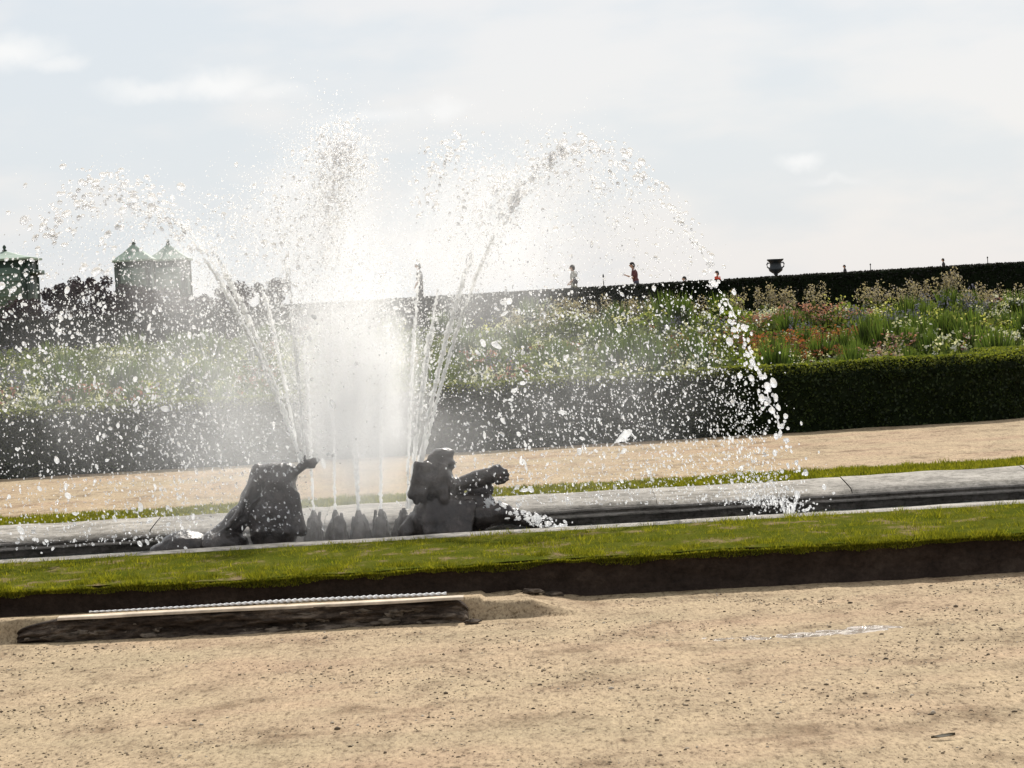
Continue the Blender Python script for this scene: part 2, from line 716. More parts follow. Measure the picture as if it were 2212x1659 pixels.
# ------------------------------------------------------------------ setting: terrain
Z_FAR = 0.20                                 # gravel walk beyond the pool
D_BANK, D_LAWN, D_NK0, D_NK1, D_FK0, D_FK1, D_FG, D_HEDGE = 19.65, 19.75, 21.99, 22.35, 27.0, 28.0, 29.3, 38.6


def terr_profile():
    return [(-400, -0.03), (19.9, -0.03), (20.1, -0.7), (28.1, -0.7), (28.3, 0.16), (29.2, 0.17), (29.4, 0.185), (39.6, 0.185), (40, 0.19),
            (62, 1.27), (95.4, 1.28), (96, 2.1), (120, 2.2), (3000, 2.2)]


prof = terr_profile()
xs = np.array([-3000, -60, -20, -8, 0, 8, 20, 60, 3000.0])
V = np.array([(x, y, z) for y, z in prof for x in xs])
nx = len(xs)
Fc = np.array([(i * nx + j, i * nx + j + 1, (i + 1) * nx + j + 1, (i + 1) * nx + j) for i in range(len(prof) - 1) for j in range(nx - 1)])
structure(obj('ground', mesh('ground', V, Fc, GRAVEL)))


def ledge_y(x):
    """foot of the eroded stone ledge on the near gravel"""
    return 18.62 - 0.075 * (x + 2.0)


def sandlift(X, Y):
    # loose sand heaped against the bank behind the ledge, fading out to the right
    side = np.clip((0.50 - X) / 0.6, 0, 1)
    side = side * side * (3 - 2 * side)
    bank = np.clip((Y - (ledge_y(X) + 0.10)) / 0.07, 0, 1)
    return side * bank * np.where(X > -.3, .115, .15) * (1.0 - 0.4 * np.clip((Y - ledge_y(X) - .3) / .6, 0, 1))


PUD = on(1765, 1366, 0.0)


def near_z(X, Y):
    z = (fbm(X * 1.1, Y * 1.1, 3) - 0.5) * 0.012 + (fbm(X * 12, Y * 7, 2) - 0.5) * 0.008
    e = ((X - PUD[0]) / .78) ** 2 + ((Y - PUD[1] + .06 * np.sin(X * 5)) / .20) ** 2
    z = z - .012 * np.exp(-e * 1.2) + (fbm(X * 14, Y * 9, 2) - .5) * .014 * np.exp(-e)
    return z + sandlift(X, Y) * (1 + 0.9 * (fbm(X * 5, Y * 7, 4) - 0.5) * (X > -.05)) + 0.004


xs = np.arange(-5.2, 5.2, 0.032)
ys = np.arange(10.5, 19.9, 0.03)
V, Fc = grid(xs, ys, near_z)
structure(obj('gravel_path', mesh('gravel_path', V, Fc, GRAVEL, True)))

# far gravel walk
xs = np.arange(-14, 14, 0.12)
ys = np.arange(29.25, 40, 0.1)
V, Fc = grid(xs, ys, lambda X, Y: Z_FAR + (fbm(X * 2, Y * 2) - 0.5) * 0.018 + (fbm(X * 9, Y * 9, 2) - 0.5) * 0.012)
structure(obj('garden_walk', mesh('garden_walk', V, Fc, GRAVEL, True)))


# near lawn bank: turf top with a cut earth face
def edge_y(x):
    return D_BANK + 0.05 * np.sin(x * 1.3 + 0.7) + 0.09 * (fbm(x * 1.7 + 40, x * 0 + 3, 4) - 0.5)


def turf_z(x, y):
    return 0.308 + 0.004 * (y - D_LAWN) + 0.03 * (fbm(x * 1.5, y * 1.5) - 0.5) * np.clip((21.9 - y) / .6, 0, 1) - 0.012 * np.clip((19.9 - y) / 0.3, 0, 1)


xs = np.arange(-9, 9, 0.05)
rows = []
for q in np.linspace(0, 1, 14):              # earth face, bottom to top, undercut below the turf lip
    y0 = edge_y(xs)
    yy = y0 + 0.05 * np.sin(q * math.pi) + 0.05 * (1 - q) * 0 + (fbm(xs * 5 + q * 3, xs * 0 + q * 6, 4) - 0.5) * 0.09 * math.sin(min(q * 1.2, 1) * math.pi) - 0.03 * (1 - q)
    zz = -0.04 + (turf_z(xs, y0) - 0.02 + 0.04) * q
    rows.append(np.stack([xs, yy, zz], 1))
V = np.concatenate(rows)
nx = len(xs)
Fc = np.array([(i * nx + j, i * nx + j + 1, (i + 1) * nx + j + 1, (i + 1) * nx + j) for i in range(len(rows) - 1) for j in range(nx - 1)])
bank = structure(obj('earth_bank', mesh('earth_bank', V, Fc, SOIL, True)))
rows = []
for q in np.linspace(0, 1, 24):
    y0 = edge_y(xs) - 0.015
    yy = y0 + (D_NK0 + 0.02 - y0) * q
    rows.append(np.stack([xs, yy, turf_z(xs, yy) - 0.012], 1))
V = np.concatenate(rows)


def m_turf(t, out):
    h = T(t)
    n_ = h.noise(h.coord(), 3.0, 6, .7, (1, .6, 1))
    f_ = h.noise(h.coord(), 30, 4, .7)
    x = h.ramp(n_, [(0.36, (0.24, 0.18, 0.10)), (0.45, (0.11, 0.115, 0.018)), (0.7, (0.06, 0.08, 0.008))])
    h.pbr(out, h.mix(1.0, x, h.ramp(f_, [(0.3, (.5, .5, .5)), (.7, (1.1, 1.1, 1.1))]), 'MULTIPLY'), .95, h.bump(f_, .8, .03), spec=.0)


TURF = mat('turf', m_turf)
lawn = structure(obj('lawn', mesh('lawn', V, Fc if False else np.array([(i * nx + j, i * nx + j + 1, (i + 1) * nx + j + 1, (i + 1) * nx + j) for i in range(len(rows) - 1) for j in range(nx - 1)]), TURF, True)))
xs = np.arange(-14, 14, 0.1)
V, Fc = grid(xs, np.linspace(D_FK1 - 0.02, D_FG + 0.05, 10), lambda X, Y: 0.20 + 0.012 * (fbm(X * 2, Y * 2) - 0.5) + 0.012)
structure(obj('lawn', mesh('lawn_strip', V, Fc, TURF, True)))


def blades(n, xr, yf, zf, h, w, lean=0.5):
    x = rng.uniform(*xr, n)
    y = yf(x)
    z = zf(x, y)
    B = np.stack([x, y, z], 1)
    ang = rng.uniform(0, 2 * np.pi, n)
    hh = h * rng.uniform(0.5, 1.3, n) * (.35 + 1.3 * fbm(x * 8, y * 8, 2) ** 1.3)
    tip = np.stack([np.cos(ang) * hh * lean * rng.random(n), np.sin(ang) * hh * lean * rng.random(n), hh], 1)
    a2 = rng.uniform(0, 2 * np.pi, n)
    s = np.stack([np.cos(a2), np.sin(a2), np.zeros(n)], 1) * (w * rng.uniform(0.6, 1.3, n))[:, None]
    P = np.stack([B - s, B + s, B + tip * 0.6 + s * 0.6, B + tip], 1).reshape(-1, 3)
    return P, np.arange(n * 4).reshape(n, 4)


def lawn_y(x):
    n = len(x)
    e = edge_y(x)
    q = rng.random(n)
    q = np.where(rng.random(n) < 0.3, q * 0.12, q)
    return e - 0.03 + (D_NK0 - e + 0.02 + .16 * fbm(x * 2.1, x * 0 + 7, 3)) * q


g1 = blades(150000, (-5.6, 5.6), lawn_y, lambda x, y: turf_z(x, y) - 0.03 - 0.03 * (fbm(x * 6, y * 6, 2)), 0.050, 0.0048, 1.0)
keep = fbm(g1[0][0::4, 0] * 2.3, g1[0][0::4, 1] * 5.0, 3) + rng.normal(0, 0.05, 150000) > 0.40
Vg = g1[0].reshape(-1, 4, 3)[keep].reshape(-1, 3)
hang = blades(26000, (-5.6, 5.6), lambda x: edge_y(x) - 0.03, lambda x, y: turf_z(x, y) - 0.035 - rng.random(len(x)) ** 3 * 0.06 * fbm(x * 5, x * 0, 2), 0.026, 0.004, 1.6)
gv, gf = merge([(Vg, np.arange(len(Vg)).reshape(-1, 4)), hang])
stuff(obj('grass', mesh('grass', gv, gf, GRASS)), 'short green grass on the bank before the pool', 'grass')
g2 = blades(60000, (-7.5, 7.5), lambda x: rng.uniform(D_FK1 + 0.02, D_FG + 0.03 + 0.1 * fbm(x * 3, x * 0), len(x)), lambda x, y: 0.205 + 0 * x, 0.045, 0.006, 0.9)
stuff(obj('grass', mesh('grass_strip', *g2, GRASS)), 'thin strip of grass behind the far pool kerb', 'grass')

# flower-bed soil
def bed_z(y):
    return 0.21 + (np.minimum(y, 62.0) - 39.4) * 0.050


V, Fc = grid(np.arange(-22, 22.1, 0.5), np.arange(39.4, 95.3, 0.6), lambda X, Y: bed_z(Y) + 0.06 * (fbm(X, Y) - 0.5))
structure(obj('flower_bed_soil', mesh('flower_bed_soil', V, Fc, SOIL, True)))




# ------------------------------------------------------------------ pool
pool = thing('fountain_basin', 'long stone fountain basin with pale grey kerbs and dark inner wall', 'basin', (0, 24.7, 0))


def pool_part(name, prof2, x0, x1, material, step=0.25, nz=0.008):
    xs = np.linspace(x0, x1, max(2, int((x1 - x0) / step)))
    rows = []
    for (y, z) in prof2:
        rows.append(np.stack([xs, y - 24.7 + (fbm(xs * 2, xs * 0 + y * 3, 3) - 0.5) * nz * 2, z + (fbm(xs * 2 + 50, xs * 0 + z * 9, 3) - 0.5) * nz * 2], 1))
    V = np.concatenate(rows)
    n = len(xs)
    Fc = np.array([(i * n + j, i * n + j + 1, (i + 1) * n + j + 1, (i + 1) * n + j) for i in range(len(rows) - 1) for j in range(n - 1)])
    return obj(name, mesh(name, V, Fc, material), pool)


# far kerb: sloping coping, two worn ledges, then the shaded wall down into the water
xk = -20.0
while xk < 20:
    wk = rng.uniform(1.3, 2.1)
    dz_, dy_ = rng.uniform(-.006, .006), rng.uniform(-.012, .012)
    pool_part('coping_stone', [(28.0 + dy_, -0.5), (28.0 + dy_, 0.212 + dz_), (27.96 + dy_, 0.222 + dz_), (27.6 + dy_, 0.196 + dz_), (27.12 + dy_, 0.158 + dz_), (27.06 + dy_, 0.140 + dz_), (27.03 + dy_, 0.118)], xk, xk + wk - .007, KERB, .06, .012)
    xk += wk
pool_part('far_wall', [(27.03, 0.116), (26.99, 0.112), (26.985, 0.088), (27.02, 0.084), (27.02, 0.066), (26.97, 0.062), (26.965, 0.036), (27.01, 0.032), (27.02, -0.6)], -20, 20,
          mat('wet_wall', m_stone((0.30, 0.275, 0.25))))
pool_part('near_kerb', [(21.98, -0.5), (21.98, 0.300), (22.01, 0.310), (22.31, 0.312), (22.35, 0.298), (22.36, -0.6)], -20, 20, KERB)
pool_part('floor', [(22.3, -0.55), (27.1, -0.55)], -20, 20, mat('pool_floor', m_stone((0.10, 0.11, 0.10))))
V, Fc = grid(np.arange(-20, 20.01, 0.1), np.arange(22.34, 27.04, 0.1), lambda X, Y: -0.03 + 0.03 * (fbm(X * 3, Y * 3) - 0.5))
structure(obj('water', mesh('water', V, Fc, WATER, True)))

# ------------------------------------------------------------------ hedges


def sweep_hedge(name, label, path, width, z0, z1, leafmat, tintmat, coremat, nleaf, lsize, rnd=0.10, bump=0.05, ntint=0, zfun=None, step=0.12):
    path = np.array(path, float)
    seg = np.linalg.norm(np.diff(path, axis=0), axis=1)
    s = np.concatenate([[0], np.cumsum(seg)])
    ss = np.arange(0, s[-1], step)
    px, py = np.interp(ss, s, path[:, 0]), np.interp(ss, s, path[:, 1])
    kz = np.ones(7) / 7.0
    if len(path) > 2:
        pad = np.pad(px, 3, mode='edge'), np.pad(py, 3, mode='edge')
        px, py = np.convolve(pad[0], kz, 'valid'), np.convolve(pad[1], kz, 'valid')
    tx, ty = np.gradient(px), np.gradient(py)
    ln = np.hypot(tx, ty)
    nxv, nyv = -ty / ln, tx / ln             # left normal: away from camera
    h = z1 - z0
    cs = [(0.0, 0.0)] + [(0.0, q) for q in np.arange(0.1, h - rnd, 0.1)]
    cs += [(rnd - rnd * math.cos(R(a)), h - rnd + rnd * math.sin(R(a))) for a in (0, 25, 50, 75)]
    cs += [(q, h) for q in np.arange(rnd, width - rnd + .01, 0.15)]
    cs += [(width, h - rnd)] + [(width, q) for q in np.arange(h - rnd - .15, 0, -0.25)] + [(width, 0)]
    rows = []
    for i, (o, z) in enumerate(cs):
        b = (fbm(ss * 2.2 + 31, ss * 0 + i * 0.22, 4) - 0.5) * 2 * bump
        g0 = zfun(py) if zfun else z0
        nzv = b * (1 if z > h - 0.02 else 0.25)
        off = o + b * (1 if o < width * 0.5 else -1) * (0.2 if z > h - .02 else 1)
        rows.append(np.stack([px + nxv * off, py + nyv * off, g0 + z + nzv], 1))
    V = np.concatenate(rows)
    n = len(ss)
    Fc = np.array([(i * n + j, i * n + j + 1, (i + 1) * n + j + 1, (i + 1) * n + j) for i in range(len(rows) - 1) for j in range(n - 1)])
    base = path[len(path) // 2]
    t = thing(name, label, 'hedge', (base[0], base[1], z0))
    off = np.array([base[0], base[1], z0])
    obj('branches', mesh(name + '_core', V - off, Fc, coremat, True), t)
    G = V.reshape(len(cs), n, 3)
    # leaves over front, top and (sparser) back
    def pick(k, lo, hi):
        i = rng.integers(lo, hi, k)
        j = rng.integers(0, n - 1, k)
        a, b = rng.random(k)[:, None], rng.random(k)[:, None]
        P = (G[i, j] * (1 - a) + G[i + 1, j] * a) * (1 - b) + (G[i, j + 1] * (1 - a) + G[i + 1, j + 1] * a) * b
        nn = np.cross(G[i, j + 1] - G[i, j], G[i + 1, j] - G[i, j])
        nn /= np.linalg.norm(nn, axis=1, keepdims=True) + 1e-9
        return P, nn
    nf = sum(1 for o, z in cs if o < rnd + 0.02)
    P, nn = pick(nleaf, 0, len(cs) - 1 - 4)
    P = P + nn * rng.uniform(-0.02, 0.03, (len(P), 1))
    V2, F2 = leaves(P - off, lsize * rng.uniform(0.6, 1.3, len(P)), nn, 0.35)
    stuff(obj('leaves', mesh(name + '_leaves', V2, F2, leafmat), t))
    if ntint:  # sunlit hedge top put in as lighter-coloured leaves over the upper edge
        P, nn = pick(ntint, nf - 4, nf + int((width - 2 * rnd) / 0.15))
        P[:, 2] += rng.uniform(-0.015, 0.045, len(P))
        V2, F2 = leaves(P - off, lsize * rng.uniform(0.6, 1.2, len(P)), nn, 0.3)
        stuff(obj('leaf_tips', mesh(name + '_tips', V2, F2, tintmat), t))
    return t


XE = at(2125, 900, D_HEDGE)[0]
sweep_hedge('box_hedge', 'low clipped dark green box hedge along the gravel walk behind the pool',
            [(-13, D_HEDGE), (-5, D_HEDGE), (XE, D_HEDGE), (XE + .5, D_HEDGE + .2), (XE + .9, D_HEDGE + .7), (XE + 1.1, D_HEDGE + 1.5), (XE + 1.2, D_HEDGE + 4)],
            0.95, Z_FAR - 0.01, 1.105, BOX, BOX_SUNTINT, BOXCORE, 70000, 0.026, rnd=0.2, bump=0.05, ntint=42000)
HZ = 2 + 58 * 95 / F
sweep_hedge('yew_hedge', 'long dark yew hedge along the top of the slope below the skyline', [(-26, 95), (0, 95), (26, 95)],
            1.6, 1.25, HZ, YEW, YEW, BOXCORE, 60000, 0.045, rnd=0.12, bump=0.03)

# ------------------------------------------------------------------ foreground ledge, strip, small finds
lx0, lx1 = on(35, 1392, 0)[0], on(1012, 1350, 0)[0]
t = thing('stone_ledge', 'long eroded dark stone ledge with pale board top in the gravel', 'ledge', ((lx0 + lx1) / 2, ledge_y((lx0 + lx1) / 2), 0))
o0 = np.array(t.location)
xs = np.arange(lx0, lx1 + 1e-6, 0.015)
rows = []
for q in np.linspace(0, 1, 20):
    e = np.clip(np.minimum((xs - lx0) / 0.35, (lx1 - xs) / 0.10), 0, 1)
    e = np.sqrt(e)
    yy = ledge_y(xs) + 0.02 + (1 - e) * 0.10 + (fbm(xs * 3, xs * 0 + q * 5, 4) - 0.5) * 0.26 * (1 - 0.75 * q) + (fbm(xs * 13, xs * 0 + q * 13 + 4, 3) - .5) * .09 * (1 - .6 * q) - 0.03 * (1 - q)
    yy -= 0.05 * np.clip(fbm(xs * 1.6 + 8, xs * 0 + 2, 3) - 0.45, 0, 1) * (1 - q) * 6 * 0.3
    zz = -0.03 + (0.155 + 0.03) * q * (0.55 + 0.45 * e)
    rows.append(np.stack([xs, yy, zz], 1))
rows.append(np.stack([xs, rows[-1][:, 1] + 0.16, rows[-1][:, 2] + 0.004], 1))
V = np.concatenate(rows) - o0
n = len(xs)
Fc = np.array([(i * n + j, i * n + j + 1, (i + 1) * n + j + 1, (i + 1) * n + j) for i in range(len(rows) - 1) for j in range(n - 1)])
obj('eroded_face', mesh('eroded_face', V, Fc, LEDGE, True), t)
for q in range(30):                                   # broken stones standing out of the eroded face
    x_ = rng.uniform(lx0 + .05, lx1 - .05)
    r0_ = rng.uniform(.018, .05)
    V_, F_ = ICO3
    sd_ = rng.uniform(0, 50)
    rr_ = np.array([1 + .8 * mnoise.fractal(Vector(v_) * 1.9 + Vector((sd_, sd_, 0)), 1.0, 2.0, 3) for v_ in V_])
    zc_ = rng.uniform(.0, .11) * min(1, (x_ - lx0) / .4 + .2)
    obj('stone', mesh('stone', V_ * rr_[:, None] * np.array([r0_ * rng.uniform(1, 2.2), r0_, r0_ * .55]) + np.array([x_, ledge_y(x_) + .012 + zc_ * .3, zc_]) - o0, F_, RUBST, False), t)
# pale board lying along the top edge
bx0, bx1 = lx0 + 0.30, lx1
xs = np.arange(bx0, bx1, 0.05)
y = ledge_y(xs) - 0.005
secs = [(0, 0.152), (0, 0.166), (0.008, 0.170), (0.105, 0.172), (0.105, 0.150)]
rows = [np.stack([xs, y + a + (fbm(xs * 6, xs * 0 + a * 40, 3) - 0.5) * 0.022, np.full(len(xs), z) + (fbm(xs * 2 + 4, xs * 0, 2) - .5) * 0.006], 1) for a, z in secs]
V = np.concatenate(rows) - o0
n = len(xs)
Fc = np.array([(i * n + j, i * n + j + 1, (i + 1) * n + j + 1, (i + 1) * n + j) for i in range(len(rows) - 1) for j in range(n - 1)])
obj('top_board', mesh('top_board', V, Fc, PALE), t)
# twisted white strip on the board
sx0, sx1 = on(175, 1335, 0.18)[0], on(965, 1283, 0.19)[0]
xs = np.arange(sx0, sx1, 0.008)
th = np.linspace(0, 2 * np.pi, 8, endpoint=False)
tw = xs * 2 * np.pi / 0.085
rows = []
for a in th:
    rr = 0.0125 * (0.78 + 0.40 * np.cos(2 * (a - tw))) * (.45 + .55 * np.clip((xs - sx0) / 1.6, 0, 1)) * (.8 + .4 * fbm(xs * 5, xs * 0, 2))
    rows.append(np.stack([xs, ledge_y(xs) + 0.17 + rr * np.cos(a), 0.185 + rr * np.sin(a) + 0.003 * np.sin(xs * 3)], 1))
c0 = np.array([(sx0 + sx1) / 2, ledge_y((sx0 + sx1) / 2), 0.18])
V = np.stack(rows, 1).reshape(-1, 3) - c0
n = len(xs)
Fc = np.array([(i * 8 + j, i * 8 + (j + 1) % 8, (i + 1) * 8 + (j + 1) % 8, (i + 1) * 8 + j) for i in range(n - 1) for j in range(8)])
tag(obj('twisted_strip', mesh('twisted_strip', V, Fc, WHITE, True), None, c0), 'white twisted strip lying along the pale ledge board', 'strip')


def rock(name, c, size, seed, material, label, cat, rough=0.35):
    V, Fc = ICO3
    r_ = np.array([1 + rough * mnoise.fractal(Vector(v) * 1.4 + Vector((seed, seed * 2, 0)), 1.0, 2.0, 4) for v in V])
    return tag(obj(name, mesh(name, V * r_[:, None] * np.array(size), Fc, material, True), None, c), label, cat)


p = on(1048, 1302, 0.0)
rock('stone_block', (p[0], p[1] + 0.12, 0.045), (0.11, 0.09, 0.055), 3, LEDGE, 'small dark stone block sunk in sand beside the ledge end', 'stone', 0.25)
p = on(1122, 1300, 0.0)
rock('stone_block', (p[0], p[1] + 0.1, 0.02), (0.10, 0.07, 0.03), 9, LEDGE, 'low flat broken dark stone half buried in loose sand', 'stone', 0.4)

for q, lab_ in enumerate(('small brown stone lying just off the ledge end', 'flat shard of stone on the pale sand ridge', 'low dark clod at the foot of the sand ridge', 'pair of merged dark clods beyond the sand ridge')):
    px_, py_ = ((1020, 1338), (1095, 1285), (1150, 1296), (1195, 1290))[q]
    p = on(px_, py_, .03)
    rock('stone_fragment', (p[0], p[1], float(near_z(np.array(p[0]), np.array(p[1]))) + .012), (.05 + .03 * rng.random(), .05, .022), 20 + q, LEDGE, lab_, 'stone', .5)
# wet puddle in the gravel
cxy = on(1765, 1366, 0.0)
nth = 60
V = [(0, 0, 0)]
for i in range(nth):
    a = 2 * np.pi * i / nth
    r_ = 1 + 0.35 * (float(fbm(np.array(math.cos(a) * 2 + 9), np.array(math.sin(a) * 2 + 3), 3)) - 0.5) * 2
    V.append((math.cos(a) * 0.95 * r_, math.sin(a) * 0.30 * r_, 0))
bm = bmesh.new()
vs_ = [bm.verts.new(v) for v in V]
for i in range(nth):
    bm.faces.new((vs_[0], vs_[1 + i], vs_[1 + (i + 1) % nth]))
bmesh.ops.subdivide_edges(bm, edges=bm.edges[:], cuts=2, use_grid_fill=True)
me = bpy.data.meshes.new('puddle')
bm.to_mesh(me)
bm.free()


def m_puddle(t_, out):
    h = T(t_)
    n_ = h.noise(h.coord(), 55, 4, 0.7)
    n2 = h.noise(h.coord(), 9, 3, 0.6)
    x = h.ramp(n2, [(0.35, (0.16, 0.12, 0.08)), (0.65, (0.28, 0.21, 0.145))])
    h.pbr(out, x, h.ramp(n2, [(0.4, (0.08,) * 3), (0.7, (0.45,) * 3)]), h.bump(n_, 0.6, 0.028), 0, 0.5)


me.materials.append(mat('puddle', m_puddle))
pu = obj('puddle', me, None, (cxy[0], cxy[1], -0.0045))
structure(pu)

# pebbles and clods
n = 17000
x, y = rng.uniform(-4.6, 4.6, n), 11.0 + 8.4 * rng.random(n) ** 0.9
cl = fbm(x * 1.6 + 3, y * 2.0, 4)
keep = cl + rng.normal(0, 0.06, n) > 0.53
x, y = x[keep], y[keep]
n = len(x)
r_ = 0.0023 * np.exp(rng.normal(0, 0.55, n)) + 0.001
P = np.stack([x, y, near_z(x, y) + r_ * 0.35], 1)
P = P[(y < ledge_y(x) - 0.15) | (x > 0.6)]
r_ = r_[:len(P)]
V, Fc = blobs(P, r_, np.tile([[1.0, 0, 0]], (len(P), 1)), rng.uniform(0.9, 1.9, len(P)), ICO1, 0.12)


def m_pebble(t_, out):
    h = T(t_)
    g = h.n('ShaderNodeNewGeometry')
    x_ = h.ramp(g.outputs['Random Per Island'], [(0, (0.06, 0.046, 0.03)), (0.3, (0.16, 0.12, 0.08)), (0.8, (0.32, 0.25, 0.17)), (1, (0.45, 0.4, 0.33))])
    h.pbr(out, x_, 0.9, spec=0.2)


stuff(obj('pebbles', mesh('pebbles', V, Fc, mat('pebbles', m_pebble), True)), 'scattered dark pebbles and clods on the pale gravel', 'pebbles')

# dead leaf
p = on(2038, 1600, 0.0)
lv = []
for i in range(9):
    q = i / 8
    w = 0.028 * math.sin(math.pi * q) ** 0.7 + 0.001
    w *= .6
    lv.append((q * 0.11 - 0.055, -w, 0.008 + 0.01 * abs(q - .4)))
    lv.append((q * 0.11 - 0.055, 0, 0.002 + 0.008 * q * q))
    lv.append((q * 0.11 - 0.055, w, 0.010 + 0.012 * q))
lf = []
for i in range(8):
    for j in range(2):
        lf.append((i * 3 + j, i * 3 + 3 + j, i * 3 + 4 + j, i * 3 + 1 + j))
tag(obj('dead_leaf', mesh('dead_leaf', np.array(lv), np.array(lf), mat('dead_leaf', m_plain((0.06, 0.045, 0.02), 0.8)), True), None, (p[0], p[1], 0.012)), 'curled dark brown dead leaf lying on open gravel', 'leaf')

# ------------------------------------------------------------------ statues in the pool
DS = 24.7


def S(px, py, dy=0.0):
    return at(px, py, DS + dy)


def loc_(o, base):
    for v in o.data.vertices:
        v.co -= Vector(base)


def statue(name, label, base, parts, voxel=0.017, wob=0.012):
    t = thing(name, label, 'statue', base)
    b = sculpt('body', [(np.asarray(V_) - np.array(base), triq(F_)) for V_, F_ in parts], voxel, BRONZE, t, 7, wob, 12)
    return t


def triq(F_):
    F_ = np.asarray(F_)
    if F_.shape[1] == 3:
        return F_
    return np.concatenate([F_[:, [0, 1, 2]], F_[:, [0, 2, 3]]])


def cap(a, b, ra, rb):
    return capsule(a, b, ra, rb)


px2m = DS / F


def slab(c, r, p=4.0):
    """squarish rounded block"""
    V_, F_ = ICO3
    n_ = (np.abs(V_) ** p).sum(1) ** (1 / p)
    return V_ / n_[:, None] * np.array(r) + np.array(c), F_


bl = S(590, 1190)
bl[2] = -0.03
parts = [
    slab(S(607, 1085), (35 * px2m, 0.17, 82 * px2m), 3.5),               # broad draped back, squared at the shoulders
    slab(S(598, 1024), (46 * px2m, 0.13, 26 * px2m), 2.8),
    slab(S(590, 1130), (52 * px2m, 0.22, 60 * px2m), 3.0),
    cap(S(556, 1014), S(548, 1045), 13 * px2m, 14 * px2m),               # arm hanging clear of the back
    cap(S(551, 1045), S(536, 1092), 19 * px2m, 23 * px2m),
    cap(S(531, 1092), S(505, 1128), 16 * px2m, 24 * px2m),
    cap(S(508, 1132), S(455, 1178), 24 * px2m, 26 * px2m),
    slab(S(556, 1112), (30 * px2m, 0.12, 30 * px2m), 2.5),
    slab(S(566, 1035, .05), (16 * px2m, 0.08, 16 * px2m), 2.5),
    ell(S(480, 1176), (60 * px2m, 0.22, 34 * px2m)),
    cap(S(628, 1030, -.05), S(650, 1010, -.08), 9 * px2m, 8 * px2m),     # raised forearm and open hand
    cap(S(650, 1010, -.08), S(666, 998, -.09), 10 * px2m, 7 * px2m),
    cap(S(662, 1000, -.09), S(680, 990, -.09), 6 * px2m, 4 * px2m),
    cap(S(664, 1004, -.09), S(683, 999, -.1), 6 * px2m, 4 * px2m),
    cap(S(660, 1008, -.09), S(679, 1009, -.1), 6 * px2m, 4 * px2m),
    cap(S(654, 1000, -.09), S(660, 983, -.09), 4 * px2m, 3 * px2m),
    ell((bl[0], DS, 0.02), (0.45, 0.34, 0.12)),
]
for q in range(9):                                                        # heavy cloth folds down the back
    x0_ = 572 + q * 8.5 + rng.uniform(-2, 2)
    parts.append(cap(S(x0_, 1030 + 9 * abs(q - 4), -.115), S(x0_ - 14 + q * 3.2, 1150, -.18), (5 + 3 * rng.random()) * px2m, (9 + 4 * rng.random()) * px2m))
for q in range(5):
    parts.append(cap(S(548 - q * 3, 1030 + q * 22, -.06), S(520 - q * 14, 1105 + q * 16, -.16), 4 * px2m, 7 * px2m))
statue('cloaked_statue', 'dark bronze crouching figure with broad draped back and raised hand in spray', bl, parts, .0125, .010)

# rounded knee / mound left of it
bm0 = S(398, 1200)
bm0[2] = -0.03
parts = [ell(S(400, 1180), (58 * px2m, 0.2, 36 * px2m)), ell(S(352, 1190), (30 * px2m, .12, 18 * px2m)), ell(S(445, 1182), (22 * px2m, .1, 22 * px2m)), ell(S(375, 1163, -.05), (12 * px2m, .05, 9 * px2m)),
         ell((bm0[0], DS, 0.0), (0.33, 0.25, 0.14))]
statue('frog_statue', 'low rounded dark bronze frog back rising from the pool water', bm0, parts, 0.014, 0.01)

